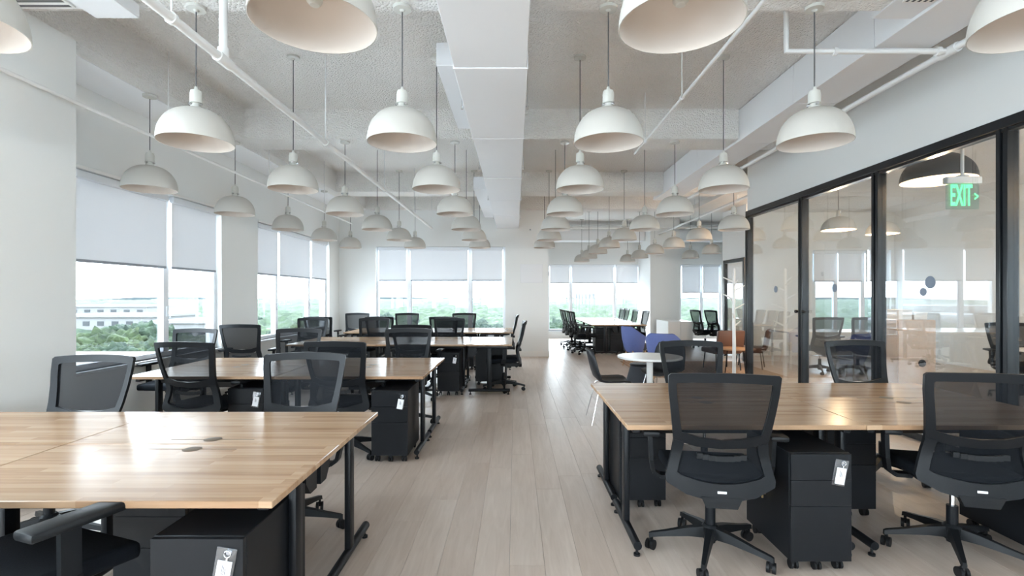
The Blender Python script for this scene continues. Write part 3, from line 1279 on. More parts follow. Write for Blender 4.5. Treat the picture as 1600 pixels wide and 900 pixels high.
def panel_bm(pts, extra_top=None):
    bm = bmesh.new()
    rows = []
    K = 8
    for x, z in pts:
        if x < 1e-6:
            continue
        rows.append([bm.verts.new((-x + 2 * x * k / K, back_y(-x + 2 * x * k / K, z), z)) for k in range(K + 1)])
    for a, b_ in zip(rows[:-1], rows[1:]):
        for k in range(K):
            bm.faces.new((a[k], a[k + 1], b_[k + 1], b_[k]))
    return bm


def build_chair():
    t = thing('task_chair', 'x', 'chair')
    bm = bmesh.new()
    strip(bm, mirror(U_out), mirror(U_in))
    lo = L_out + [(-x, z) for x, z in reversed(L_out[:-1])]
    li = L_in + [(-x, z) for x, z in reversed(L_in[:-1])]
    strip(bm, lo, li, 0.026, closed=False)
    bmesh.ops.remove_doubles(bm, verts=bm.verts, dist=0.0004)
    make('back_frame', bm, 'frame_plastic', t, angle=50)
    make('mesh_panel', panel_bm([(.20, .995), (.228, .980), (.223, .92), (.212, .84), (.201, .77), (.192, .722), (.143, .71), (.09, .697)]), 'back_mesh', t)
    make('mesh_panel', panel_bm([(.12, .652), (.178, .655), (.186, .62), (.199, .565), (.212, .512), (.190, .498), (.11, .480), (.05, .473)]), 'back_mesh', t)
    # lumbar support
    bm = bmesh.new()
    for k in range(8):
        x0, x1 = -0.12 + 0.03 * k, -0.12 + 0.03 * (k + 1)
        xm = (x0 + x1) / 2
        y = back_y(xm, .60) - 0.03
        box(bm, x0, x1, y - 0.008, y + 0.008, .585 + 0.8 * xm * xm, .612 + 0.8 * xm * xm)
    for s in (-1, 1):
        box(bm, s * .10 - .012, s * .10 + .012, back_y(.1, .60) - 0.03, back_y(.1, .62), .592, .615)
    make('lumbar_support', bm, 'black_plastic', t)
    bm = bmesh.new()
    box(bm, -.022, .022, back_y(0, .43) - .0165, back_y(0, .43) - .012, .425, .437, .001)
    make('maker_badge', bm, 'white_label', t)
    # seat
    bm = bmesh.new()
    v = box(bm, -.25, .25, -.22, .26, .43, .495, 0.022, 3)
    for vv in bm.verts:
        if vv.co.y > 0.16:
            vv.co.z -= (vv.co.y - 0.16) * 0.25
        f = abs(vv.co.x) / .25
        vv.co.z += 0.012 * f * f
        if vv.co.y < -.1:
            vv.co.x *= 1 - (-.1 - vv.co.y) * 0.9
    make('seat', bm, 'seat_fabric', t)
    bm = bmesh.new()
    box(bm, -.21, .21, -.19, .22, .412, .436, .01)
    make('seat_pan', bm, 'black_plastic', t)
    # back bracket + mechanism
    bm = bmesh.new()
    prism(bm, [(-.10, .405), (.10, .405), (.075, .350), (-.075, .350)], 'y', back_y(0, .4) - .012, back_y(0, .4) + .03)
    prism(bm, [(-.25, .352), (-.25, .395), (.02, .42), (.10, .42), (.10, .375), (.0, .350)], 'x', -.05, .05)
    make('tilt_mechanism', bm, 'black_plastic', t)
    # armrests
    for s in (-1, 1):
        bm = bmesh.new()
        pts = [(s * .19, .02, .405), (s * .27, .02, .405), (s * .305, .015, .43), (s * .318, .0, .50), (s * .325, -.005, .655)]
        for a, b_, w in zip(pts[:-1], pts[1:], (.030, .030, .030, .027)):
            d = (Vector(b_) - Vector(a))
            nrm = Vector((-d.z, 0, d.x)).normalized() * 0.011
            A, Bv = Vector(a), Vector(b_)
            vsx = []
            for P_ in (A, Bv):
                for sy in (-1, 1):
                    for sn in (-1, 1):
                        vsx.append(bm.verts.new(P_ + nrm * sn + Vector((0, sy * w, 0))))
            q = vsx
            for f in ((0, 1, 3, 2), (4, 6, 7, 5), (0, 4, 5, 1), (2, 3, 7, 6), (0, 2, 6, 4), (1, 5, 7, 3)):
                bm.faces.new([q[i] for i in f])
        bmesh.ops.remove_doubles(bm, verts=bm.verts, dist=0.002)
        arm = make('armrest', bm, 'frame_plastic', t)
        bm = bmesh.new()
        box(bm, s * .325 - .045, s * .325 + .045, -.12, .14, .655, .685, 0.011, 2)
        make('arm_pad', bm, 'black_plastic', arm)
    # gas column
    bm = bmesh.new()
    cyl(bm, (0, 0, .06), (0, 0, .26), .027, n=18)
    make('gas_column', bm, 'black_steel', t)
    bm = bmesh.new()
    cyl(bm, (0, 0, .26), (0, 0, .36), .014, n=14)
    make('piston', bm, 'chrome', t)
    bm = bmesh.new()
    lathe(bm, [(0, .075), (.036, .075), (.046, .10), (.046, .145), (.034, .16), (0, .16)], 20)
    make('base_hub', bm, 'black_plastic', t)
    for k in range(5):
        a = 2 * PI * k / 5 + PI / 2 + 0.32
        ca, sa = math.cos(a), math.sin(a)
        bm = bmesh.new()

        def sect(r, w, zt, zb):
            return [bm.verts.new((r * ca - sg * w * sa, r * sa + sg * w * ca, z)) for sg, z in ((-1, zb), (1, zb), (.72, zt), (-.72, zt))]
        S = [sect(.03, .028, .148, .09), sect(.12, .022, .135, .09), sect(.24, .017, .106, .078), sect(.315, .014, .092, .068), sect(.33, .010, .086, .060)]
        for q0, q1 in zip(S[:-1], S[1:]):
            for i in range(4):
                bm.faces.new((q0[i], q0[(i + 1) % 4], q1[(i + 1) % 4], q1[i]))
        bm.faces.new(S[0])
        bm.faces.new(list(reversed(S[-1])))
        leg = make('leg', bm, 'black_plastic', t)
        bm = bmesh.new()
        b_ = a + (0.9, -0.6, 2.1, 0.2, 1.4)[k]
        wx, wy = math.cos(b_), math.sin(b_)
        cx, cyy = .315 * ca - wy * 0.012, .315 * sa + wx * 0.012
        for s in (-1, 1):
            p = Vector((cx + wx * s * .014, cyy + wy * s * .014, .027))
            cyl(bm, p - Vector((wx, wy, 0)) * .008, p + Vector((wx, wy, 0)) * .008, .027, n=16)
        cyl(bm, (.315 * ca, .315 * sa, .03), (.315 * ca, .315 * sa, .072), .008, n=8)
        box(bm, cx - .008, cx + .008, cyy - .008, cyy + .008, .025, .058, .003)
        make('caster', bm, 'caster_rubber', leg)
    return t


chair0 = build_chair()
used_chair = [False]


def chair(x, y, deg, label, group='black mesh task chairs', z=0.0, spin=None, s=1.0):
    """deg: clockwise from facing +Y"""
    c = chair0 if not used_chair[0] else dup(chair0)
    used_chair[0] = True
    c.location = (x, y, z)
    c.rotation_euler = (0, 0, -math.radians(deg))
    c.scale = (s, s, s)
    c['label'] = label
    c['category'] = 'chair'
    c['group'] = group
    return c


# nearest left desks
chair(-1.73, 1.72, 20, 'black task chair cut by the lower left picture corner, armrest against the desk edge', s=1.055)
chair(-2.70, 2.93, 182, 'black mesh task chair behind the nearest left desks, leftmost, against the pier')
chair(-1.38, 3.06, 177, 'black mesh task chair behind the nearest left desks, nearer the aisle')
# second left island
chair(-2.72, 4.50, 6, 'black mesh task chair seen from behind at the second left desks, farther from the aisle')
chair(-1.50, 4.55, 3, 'black mesh task chair seen from behind at the second left desks, nearer the aisle')
chair(-3.72, 5.55, 184, 'black mesh task chair behind the second left desks, close to the left window')
chair(-2.52, 5.58, 181, 'black mesh task chair behind the second left desks, middle one')
chair(-1.23, 5.58, 178, 'black mesh task chair behind the second left desks, nearest the aisle')
# third
chair(-3.70, 7.05, 355, 'black mesh task chair beside the left wall between the two left windows')
chair(-1.36, 6.98, 2, 'black mesh task chair in front of the third left desks')
chair(-3.50, 8.45, 180, 'black mesh task chair behind the third left desks, leftmost')
chair(-2.44, 8.40, 183, 'black mesh task chair behind the third left desks, middle one')
chair(-1.12, 8.40, 178, 'black mesh task chair behind the third left desks, right one')
chair(-0.17, 7.66, 268, 'black mesh task chair seen side on at the aisle end of the third left desks')
# fourth
chair(-3.60, 9.55, 2, 'black mesh task chair in front of the farthest left desks, leftmost')
chair(-2.48, 9.55, 1, 'black mesh task chair in front of the farthest left desks, middle one')
chair(-1.32, 9.55, 358, 'black mesh task chair in front of the farthest left desks, right one')
chair(-3.48, 10.85, 180, 'black mesh task chair behind the farthest left desks, at the back window left edge')
chair(-2.38, 10.85, 180, 'black mesh task chair behind the farthest left desks, at the first back window mullion')
chair(-1.12, 10.85, 180, 'black mesh task chair behind the farthest left desks, at the last back window mullion')
chair(-0.27, 10.1, 268, 'black mesh task chair seen side on at the aisle end of the farthest left desks')
# right island
chair(1.08, 2.80, 9, 'black mesh task chair seen from behind at the nearest right desk beside the aisle')
chair(2.42, 2.80, 15, 'black mesh task chair seen from behind at the right edge of the picture')
chair(1.48, 3.96, 180, 'black mesh task chair behind the right desks, in front of the round white table')
chair(2.92, 4.02, 176, 'black mesh task chair behind the right desks, in front of the glass partition')
# far island
for x, y, w in ((1.70, 12.35, 'nearest'), (1.66, 13.0, 'second'), (1.62, 13.7, 'third'), (1.62, 14.5, 'fourth')):
    chair(x, y, 88, 'black mesh task chair on the left side of the far desk island, %s of four' % w)
for x, y, w in ((3.0, 12.75, 'nearest'), (3.0, 13.85, 'second'), (3.0, 14.9, 'third'), (3.0, 15.6, 'fourth')):
    chair(x, y, 268, 'black mesh task chair on the right side of the far desk island, %s of four' % w)
chair(5.15, 13.7, 80, 'black mesh task chair below the far right window, left of two')
chair(5.45, 13.45, 75, 'black mesh task chair below the far right window, right of two')
# glass room
chair(6.9, 6.9, 200, 'black mesh task chair behind the glass partition at the white table, left')
chair(7.7, 6.8, 165, 'black mesh task chair behind the glass partition at the white table, right')

# ================================================================== DESKS
DZ, TH, UD, UW = 0.725, 0.026, 0.655, 1.285


def build_desk(end_desk=False):
    """local: width along X (centre 0), depth along Y from 0 (user side) to UD (spine side)"""
    t = thing('desk', 'x', 'desk')
    bm = bmesh.new()
    box(bm, -UW / 2 + .001, UW / 2 - .001, 0.0, UD, DZ - TH, DZ, 0.003)
    top = make('desktop', bm, 'butcher_block', t)
    bm = bmesh.new()
    gx, gy = 0.0, UD - 0.075
    lathe(bm, [(0, DZ + .0012), (.036, DZ + .0012), (.040, DZ + .0002)], 24, gx, gy)
    make('grommet', bm, 'grommet_brown', top)
    bm = bmesh.new()
    box(bm, gx - .20, gx + .20, gy - .003, gy + .003, DZ - .001, DZ + .0006)
    make('cable_slot', bm, 'grommet_brown', top)
    for s in (-1, 1):
        x = s * (UW / 2 - .065)
        bm = bmesh.new()
        box(bm, x - .018, x + .018, UD / 2 - .035, UD / 2 + .035, .07, DZ - TH - .03, .012, 2)
        box(bm, x - .02, x + .02, .06, UD - .04, DZ - TH - .032, DZ - TH, .004)
        leg = make('t_leg', bm, 'black_steel', t)
        bm = bmesh.new()
        cyl(bm, (x, .03, .062), (x, UD - .03, .062), .023, n=14)
        make('foot', bm, 'black_steel', leg)
        bm = bmesh.new()
        for yy in (.055, UD - .055):
            cyl(bm, (x, yy, 0), (x, yy, .012), .018, n=12)
            cyl(bm, (x, yy, .01), (x, yy, .045), .007, n=8)
        make('leveller', bm, 'black_plastic', leg)['kind'] = 'stuff'
    bm = bmesh.new()
    box(bm, -UW / 2 + .08, UW / 2 - .08, UD / 2 - .02, UD / 2 + .02, DZ - TH - .06, DZ - TH - .02, .004)
    make('crossbar', bm, 'black_steel', t)
    bm = bmesh.new()
    prism(bm, [(UD - .14, DZ - TH - .02), (UD - .02, DZ - TH - .02), (UD - .02, DZ - TH - .17), (UD - .09, DZ - TH - .17), (UD - .14, DZ - TH - .11)], 'x', -UW / 2 + .1, UW / 2 - .1)
    make('cable_tray', bm, 'black_steel', t)
    return t


desk0 = build_desk()
used_desk = [False]


def desk(x, y, rot, label, s=None):
    c = desk0 if not used_desk[0] else dup(desk0)
    used_desk[0] = True
    c.location = (x, y, 0)
    c.rotation_euler = (0, 0, rot)
    c['label'] = label
    c['category'] = 'desk'
    c['group'] = 'oak topped bench desks'
    return c


def island(xs, y0, name, names):
    """xs unit centres; y0 front edge"""
    for x, nm in zip(xs, names):
        desk(x, y0, 0, 'oak topped black legged desk, %s, front row, %s' % (name, nm))
        desk(x, y0 + 2 * UD + .006, PI, 'oak topped black legged desk, %s, back row, %s' % (name, nm))


U2 = UW / 2
island([-.82 - U2, -.82 - 3 * U2], 1.71, 'nearest left island', ['beside the aisle', 'against the pier'])
island([-.79 - U2, -.79 - 3 * U2], 4.35, 'second left island', ['beside the aisle', 'towards the left window'])
island([-.70 - U2, -.70 - 3 * U2], 7.20, 'third left island', ['towards the aisle', 'towards the left window'])
island([-.70 - U2, -.70 - 3 * U2], 9.60, 'farthest left island', ['towards the aisle', 'towards the left window'])
island([.60 + U2, .60 + 3 * U2], 2.71, 'right island', ['beside the aisle', 'beside the glass partition'])
desk(-.045, 7.20 + UW / 2 + .01, PI / 2, 'oak topped desk set crosswise at the aisle end of the third left island')
desk(-.045, 9.60 + UW / 2 + .01, PI / 2, 'oak topped desk set crosswise at the aisle end of the farthest left island')
for k, w in enumerate(('nearest', 'middle', 'farthest')):
    yy = 12.07 + U2 + UW * k
    desk(1.83, yy, -PI / 2, 'oak topped desk of the far island past the pier, left side, %s of three' % w)
    desk(1.83 + 2 * UD + .006, yy, PI / 2, 'oak topped desk of the far island past the pier, right side, %s of three' % w)

# ================================================================== PEDESTALS
PDW, PDD, PDH = .31, .49, .615


def build_ped():
    t = thing('pedestal', 'x', 'cabinet')
    w = PDW / 2
    bm = bmesh.new()
    box(bm, -w, w, .012, PDD, .06, PDH, .003)
    make('casing', bm, 'pedestal_steel', t)
    zs = [.063, .345, .478, .612]
    for a, b_ in zip(zs[:-1], zs[1:]):
        bm = bmesh.new()
        box(bm, -w + .001, w - .001, -.006, .012, a + .0008, b_ - .0008, .0008)
        make('drawer', bm, 'pedestal_steel', t)
    bm = bmesh.new()
    cyl(bm, (w - .045, -.012, .57), (w - .045, -.004, .57), .010, n=14)
    make('lock', bm, 'chrome', t)
    for x in (-w + .04, w - .04):
        for y in (.05, PDD - .05):
            bm = bmesh.new()
            for s in (-1, 1):
                cyl(bm, (x + s * .012 - .006, y, .025), (x + s * .012 + .006, y, .025), .025, n=14)
            box(bm, x - .012, x + .012, y - .012, y + .012, .03, .062, .002)
            make('caster', bm, 'caster_rubber', t)
    bm = bmesh.new()
    for s in (-1, 1):
        cyl(bm, (s * .012 - .006, .04, .022), (s * .012 + .006, .04, .022), .022, n=14)
    box(bm, -.012, .012, .03, .05, .028, .062, .002)
    make('caster', bm, 'caster_rubber', t)
    return t


def build_pouch():
    t = thing('key_pouch', 'x', 'key')
    bm = bmesh.new()
    box(bm, -.034, .034, -.006, .0, -.135, .0, .002)
    for v in bm.verts:
        v.co.y += 0.002 * math.sin(v.co.z * 90)
    make('plastic_bag', bm, 'plastic_bag', t)
    bm = bmesh.new()
    box(bm, -.022, .026, -.0085, -.0065, -.125, -.042)
    lab = make('paper_label', bm, 'white_label', t)
    for k in range(3):
        bm = bmesh.new()
        box(bm, -.004 + .005 * k, -.002 + .005 * k, -.0092, -.0085, -.088, -.055 - .006 * k)
        make('printed_line', bm, 'label_ink', lab)
    bm = bmesh.new()
    pts = [(.006 + .011 * math.cos(a), -.010, -.018 + .011 * math.sin(a)) for a in [2 * PI * i / 12 for i in range(13)]]
    tube(bm, pts, .0015, 6)
    box(bm, .004, .010, -.010, -.008, -.040, -.028)
    make('key_ring', bm, 'chrome', t)
    return t


ped0, pouch0 = build_ped(), build_pouch()
used = [False, False]


def ped(x, y, label, rot=0.0, pouch=None):
    c = ped0 if not used[0] else dup(ped0)
    used[0] = True
    c.location = (x, y, 0)
    c.rotation_euler = (0, 0, rot)
    c['label'] = label
    c['category'] = 'cabinet'
    c['group'] = 'black drawer pedestals'
    if pouch:
        k = pouch0 if not used[1] else dup(pouch0)
        used[1] = True
        m_ = Matrix.Rotation(rot, 4, 'Z') @ Vector((PDW / 2 - .05, -.007, .585))
        k.location = (x + m_.x, y + m_.y, m_.z)
        k.rotation_euler = (0, math.radians(10), rot)
        k['label'] = pouch
        k['category'] = 'key'
        k['group'] = 'bagged keys on the pedestals'


ped(-1.058, 1.685, 'black drawer pedestal under the front corner of the nearest left desk', pouch='clear key bag with white label on the nearest left pedestal')
ped(-1.56, 2.16, 'black drawer pedestal set deeper under the nearest left desk')
ped(-1.065, 4.29, 'black drawer pedestal at the aisle end of the second left island', pouch='clear key bag with white label on the pedestal of the second left island')
ped(-2.345, 4.40, 'black drawer pedestal in the middle under the second left island', pouch='clear key bag on the middle pedestal of the second left island')
ped(-.95, 7.17, 'black drawer pedestal at the aisle end of the third left island', pouch='clear key bag on the pedestal of the third left island')
ped(-.14, 8.16, 'black drawer pedestal sideways under the crosswise desk of the third island', PI / 2)
ped(-2.25, 7.3, 'black drawer pedestal in the middle under the third left island')
ped(-.95, 9.65, 'black drawer pedestal at the aisle end of the farthest left island')
ped(1.562, 2.585, 'black drawer pedestal standing forward beside the chair at the right island', pouch='clear key bag with white label on the right island pedestal')
ped(.845, 3.36, 'black drawer pedestal under the aisle end of the right island')
ped(2.14, 3.22, 'black drawer pedestal under the middle of the right island')
ped(2.92, 2.66, 'black drawer pedestal under the right island at the picture edge')
for k, w in enumerate(('first', 'second', 'third')):
    ped(2.12 + .36 * k, 12.35, 'black drawer pedestal under the near end of the far island, %s from left' % w)
bm = bmesh.new()
cyl(bm, (0, 0, 0), (-.012, 0, 0), .010, n=12)
box(bm, -.02, -.010, -.003, .003, -.03, .0, .001)
k_ = make('cabinet_key', bm, 'brass', loc=(1.403, 2.84, .315))
tag(k_, 'brass key in the side of the right island pedestal', 'key')

# ================================================================== LOUNGE
# rug
bm = bmesh.new()
box(bm, 2.25, 4.75, 8.75, 10.9, 0.0005, .008, .003)
tag(make('rug', bm, 'brown_rug'), 'tan brown rug under the lounge chairs past the partition end', 'rug')

# round white table
t = thing('round_table', 'small round white cafe table with a single grey stem', 'table', (1.53, 5.75, 0))
bm = bmesh.new()
lathe(bm, [(0, .735), (.355, .735), (.36, .730), (.36, .714), (.345, .708), (0, .708)], 48)
make('tabletop', bm, 'white_laminate', t)
bm = bmesh.new()
cyl(bm, (0, 0, .02), (0, 0, .708), .035, n=20)
make('stem', bm, 'pipe_paint', t)
bm = bmesh.new()
lathe(bm, [(0, .03), (.05, .028), (.22, .014), (.225, 0), (0, 0)], 32)
make('base_plate', bm, 'pipe_paint', t)


# shell chair
def shell_chair(x, y, rot, label):
    t = thing('shell_chair', label, 'chair', (x, y, 0), rot, 'black shell chairs')
    # profile facing +X: (x, z)
    pr = [(-.275, .815), (-.262, .80), (-.245, .74), (-.225, .66), (-.205, .58), (-.18, .51), (-.13, .462), (-.05, .445), (.05, .448), (.14, .452), (.19, .445), (.215, .425)]
    wd = [.12, .17, .20, .215, .22, .225, .23, .235, .235, .225, .20, .17]
    bm = bmesh.new()
    K = 8
    rows = []
    for (px, pz), w in zip(pr, wd):
        row = []
        for k in range(K + 1):
            u = -1 + 2 * k / K
            yy = u * w
            lift = abs(u) ** 3
            row.append(bm.verts.new((px + (.05 * lift if pz > .5 else 0), yy, pz + (.035 * lift if pz < .5 else 0))))
        rows.append(row)
    for a, b_ in zip(rows[:-1], rows[1:]):
        for k in range(K):
            bm.faces.new((a[k], a[k + 1], b_[k + 1], b_[k]))
    o = make('shell', bm, 'shell_plastic', t, angle=80)
    sm = o.modifiers.new('thick', 'SOLIDIFY')
    sm.thickness = .009
    for sx in (-1, 1):
        for sy in (-1, 1):
            bm = bmesh.new()
            tube(bm, [(sx * .10, sy * .12, .435), (sx * .14, sy * .15, .42), (sx * .24, sy * .235, .0)], .0065, 8)
            make('leg', bm, 'chrome', t)
    return t


shell_chair(1.08, 5.76, 0, 'black plastic shell chair with thin metal legs beside the aisle, facing the round table')
shell_chair(1.88, 6.45, PI * 1.25, 'black plastic shell chair on the far side of the round white table')

# tapered black stool
t = thing('stool', 'black tapered stool behind the round white table', 'stool', (1.75, 7.1, 0))
bm = bmesh.new()
lathe(bm, [(0, .44), (.12, .44), (.135, .42), (.24, .04), (.25, 0), (0, 0)], 32)
make('body', bm, 'charcoal_fabric', t)
bm = bmesh.new()
lathe(bm, [(0, .475), (.13, .47), (.14, .455), (.135, .44), (0, .44)], 32)
make('seat', bm, 'black_plastic', t)


def tub_chair(x, y, rot, label):
    """tub armchair facing local +Y"""
    t = thing('armchair', label, 'armchair', (x, y, 0), rot, 'blue tub armchairs')
    bm = bmesh.new()
    n = 26
    rows = []
    for k in range(n + 1):
        a = PI + (PI * 1.16) * (k / n - 0.5) + PI / 2   # wraps the back
        u = abs(k / n - 0.5) * 2
        top = .80 - .20 * max(0, (u - .42) / .58) ** 1.1
        col = []
        for (rr, z) in ((.19, .30), (.235, .40), (.27, .55), (.285, .68), (.29, top), (.265, top + .012), (.245, top - .01), (.235, .60), (.215, .46)):
            zz = min(z, top + .012)
            col.append(bm.verts.new((rr * math.cos(a) * 1.0, rr * math.sin(a) * 1.0, zz)))
        rows.append(col)
    for a_, b_ in zip(rows[:-1], rows[1:]):
        for k in range(len(a_) - 1):
            bm.faces.new((a_[k], b_[k], b_[k + 1], a_[k + 1]))
    for r in (rows[0], rows[-1]):
        bm.faces.new(r)
    make('backrest', bm, 'blue_fabric', t, angle=60)
    bm = bmesh.new()
    lathe(bm, [(0, .47), (.20, .468), (.225, .45), (.225, .38), (.20, .33), (0, .32)], 28)
    make('seat', bm, 'charcoal_fabric', t)
    for sx in (-1, 1):
        for sy in (-1, 1):
            bm = bmesh.new()
            cyl(bm, (sx * .13, sy * .13, .34), (sx * .19, sy * .19, 0), .017, .010, n=10)
            make('leg', bm, 'tan_wood', t)


tub_chair(2.42, 10.15, math.radians(-75), 'blue tub armchair with wooden legs, farther one, turned sideways')
tub_chair(2.45, 8.35, math.radians(-25), 'blue tub armchair seen from behind, nearer one above the round table')


def leather_chair(x, y, rot, label):
    t = thing('armchair', label, 'armchair', (x, y, 0), rot, 'brown leather lounge chairs')
    bm = bmesh.new()
    box(bm, -.27, .27, -.30, -.22, .36, .77, .03, 2)
    for v in bm.verts:
        v.co.y -= (v.co.z - .36) * .18
    make('backrest', bm, 'brown_leather', t)
    bm = bmesh.new()
    box(bm, -.28, .28, -.24, .28, .32, .42, .03, 2)
    make('seat', bm, 'brown_leather', t)
    for sx in (-1, 1):
        for sy in (-1, 1):
            bm = bmesh.new()
            cyl(bm, (sx * .23, sy * .20, .33), (sx * .25, sy * .24, 0), .011, n=8)
            make('leg', bm, 'black_steel', t)


leather_chair(3.98, 9.75, math.radians(8), 'brown leather lounge chair with square back at the partition end')
leather_chair(4.62, 9.95, math.radians(60), 'second brown leather lounge chair, mostly behind the partition post')
t = thing('coffee_table', 'small round dark coffee table on thin legs beside the leather chair', 'table', (3.95, 9.1, 0))
bm = bmesh.new()
lathe(bm, [(0, .48), (.27, .48), (.275, .47), (.27, .455), (0, .455)], 36)
make('tabletop', bm, 'tan_wood', t)
for k in range(3):
    a = 2 * PI * k / 3
    bm = bmesh.new()
    cyl(bm, (.15 * math.cos(a), .15 * math.sin(a), .455), (.2 * math.cos(a), .2 * math.sin(a), 0), .009, n=8)
    make('leg', bm, 'black_steel', t)

# coat tree
t = thing('coat_stand', 'white branch style coat stand at the end of the glass partition', 'coat stand', (3.57, 8.25, 0))
bm = bmesh.new()
tube(bm, [(0, 0, .02), (.004, 0, .6), (-.004, .002, 1.2), (.0, 0, 1.84), (0, 0, 1.87)], [.030, .028, .025, .020, .008], 10)
make('trunk', bm, 'white_paint', t)
bm = bmesh.new()
lathe(bm, [(0, .02), (.17, .018), (.175, .01), (.17, 0), (0, 0)], 28)
make('base_plate', bm, 'white_paint', t)
for k, (z, a, l) in enumerate(((1.64, 2.6, .17), (1.50, .2, .19), (1.36, 3.0, .17), (1.20, .3, .20), (1.58, 4.6, .16), (0.92, .5, .16), (1.05, 4.2, .15), (1.3, 1.6, .16))):
    bm = bmesh.new()
    tube(bm, [(0, 0, z), (l * .6 * math.cos(a), l * .6 * math.sin(a), z + .05), (l * math.cos(a), l * math.sin(a), z + .085)], [.013, .011, .008], 8)
    make('branch', bm, 'white_paint', t)

# white cabinets by the far column
for k, (x0, x1) in enumerate(((4.27, 4.61), (4.615, 4.96))):
    t = thing('storage_cabinet', ('low white storage cabinet in front of the far column, left one', 'low white storage cabinet in front of the far column, right one')[k], 'cabinet', (0, 0, 0), 0, 'low white cabinets')
    bm = bmesh.new()
    box(bm, x0, x1, 14.12, 15.3, .05, .70, .004)
    make('body', bm, 'white_laminate', t)
    bm = bmesh.new()
    box(bm, x0 + .004, x1 - .004, 14.10, 14.12, .06, .695, .003)
    make('door', bm, 'white_laminate', t)
    bm = bmesh.new()
    box(bm, x0 + .02, x1 - .02, 14.15, 15.27, 0, .05)
    make('plinth', bm, 'window_gasket', t)

# ================================================================== GLASS ROOM CONTENTS
t = thing('room_cabinet', 'pale wood cabinet with a round black grommet behind the glass partition', 'cabinet', (5.95, 7.5, 0))
bm = bmesh.new()
box(bm, -.28, .28, 0, .45, 0.06, 1.06, .004)
make('body', bm, 'oak_plank', t)
bm = bmesh.new()
box(bm, -.26, .26, .02, .43, 0, .06)
make('plinth', bm, 'black_steel', t)
bm = bmesh.new()
box(bm, -.275, .275, -.018, 0, .07, 1.05, .003)
d_ = make('door', bm, 'oak_plank', t)
bm = bmesh.new()
cyl(bm, (.07, -.026, .42), (.07, -.018, .42), .055, n=24)
make('grommet', bm, 'black_plastic', d_)
for x, w in ((5.85, 'left'), (6.08, 'right')):
    t2 = thing('storage_box', 'pale storage box on top of the wood cabinet in the glass room, %s' % w, 'box', (x, 7.7, 1.0605))
    bm = bmesh.new()
    box(bm, -.10, .10, -.12, .12, 0, .13 if w == 'left' else .09, .003)
    make('carton', bm, 'white_laminate', t2)
    bm = bmesh.new()
    zt = .13 if w == 'left' else .09
    box(bm, -.104, .104, -.124, .124, zt, zt + .02, .003)
    make('lid', bm, 'white_laminate', t2)


def white_table(x0, x1, y0, y1, z, label):
    t = thing('meeting_table', label, 'table')
    bm = bmesh.new()
    box(bm, x0, x1, y0, y1, z - .03, z, .004)
    make('tabletop', bm, 'white_laminate', t)
    for x in (x0 + .06, x1 - .06):
        for y in (y0 + .06, y1 - .06):
            bm = bmesh.new()
            cyl(bm, (x, y, 0), (x, y, z - .03), .022, n=12)
            make('leg', bm, 'white_paint', t)


white_table(6.5, 8.3, 6.0, 6.75, .73, 'long white meeting table inside the glass room')
white_table(5.2, 7.0, 9.6, 10.4, .73, 'white table below the window of the glass room')
for k, (x, y) in enumerate(((5.6, 9.3), (6.3, 9.3))):
    chair(x, y, 5, 'black mesh task chair below the window of the glass room, %s' % ('left', 'right')[k])

# ================================================================== OUTSIDE
bm = bmesh.new()
box(bm, -2500, 2500, 30, 3800, -26, -22)
struct('ground', bm, 'grass_land', smooth=False)
bm = bmesh.new()
box(bm, -70, -4.7, -40, 40, -8, -3.4)  # near stretch runs on out of view to bounce daylight upward
box(bm, -70, -4.7, 39.4, 40, -3.4, -3.0)
box(bm, -4.7, 60, 17.6, 56, -8, -3.4)  # unseen back wing, added to bounce daylight onto the ceiling
o = make('podium_bounce_roof', bm, 'bounce_gravel', smooth=False)
tag(o, 'flat pale roof outside the left window, with an unseen wing added to bounce daylight', 'roof')

bm = bmesh.new()
box(bm, -14, 20, -30, -5.4, -0.6, -0.2)
struct('ground_bounce', bm, 'bounce_gravel', smooth=False)  # unseen pale slab behind the camera, added as a daylight reflector
bm = bmesh.new()
box(bm, 9.4, 26, -5.4, 12, -0.6, -0.2)
struct('ground_bounce', bm, 'bounce_gravel', smooth=False)  # second added slab, out of view, reflects daylight in from the right

# canopy of the woodland
verts, faces = [], []
NA, NR = 420, 240
A0, A1 = math.radians(-62), math.radians(52)
for j in range(NR + 1):
    D = 92 * (1500 / 92) ** (j / NR)
    for i in range(NA + 1):
        a = A0 + (A1 - A0) * i / NA
        x, y = D * math.sin(a), D * math.cos(a)
        s = 1 / 9.0
        f = noise.voronoi(Vector((x * s, y * s, 0.3)))[0][0]
        f2 = noise.noise(Vector((x * .012, y * .012, 1.0)))
        z = -8.0 - 5.5 * f + 2.2 * f2 + noise.noise(Vector((x * .4, y * .4, 0))) * .8
        if D > 900:
            z += (D - 900) / 600 * 3.5 * (0.6 + noise.noise(Vector((a * 9, 0, 0))))
        verts.append((x, y, z))
for j in range(NR):
    for i in range(NA):
        k = j * (NA + 1) + i
        faces.append((k, k + 1, k + NA + 2, k + NA + 1))
me = bpy.data.meshes.new('woodland_canopy')
me.from_pydata(verts, [], faces)
me.shade_smooth()
me.materials.append(M('canopy'))
o = bpy.data.objects.new('woodland_canopy', me)
COL.objects.link(o)
tag(o, 'unbroken green treetops of the woodland stretching to the horizon', 'woodland', kind='stuff')

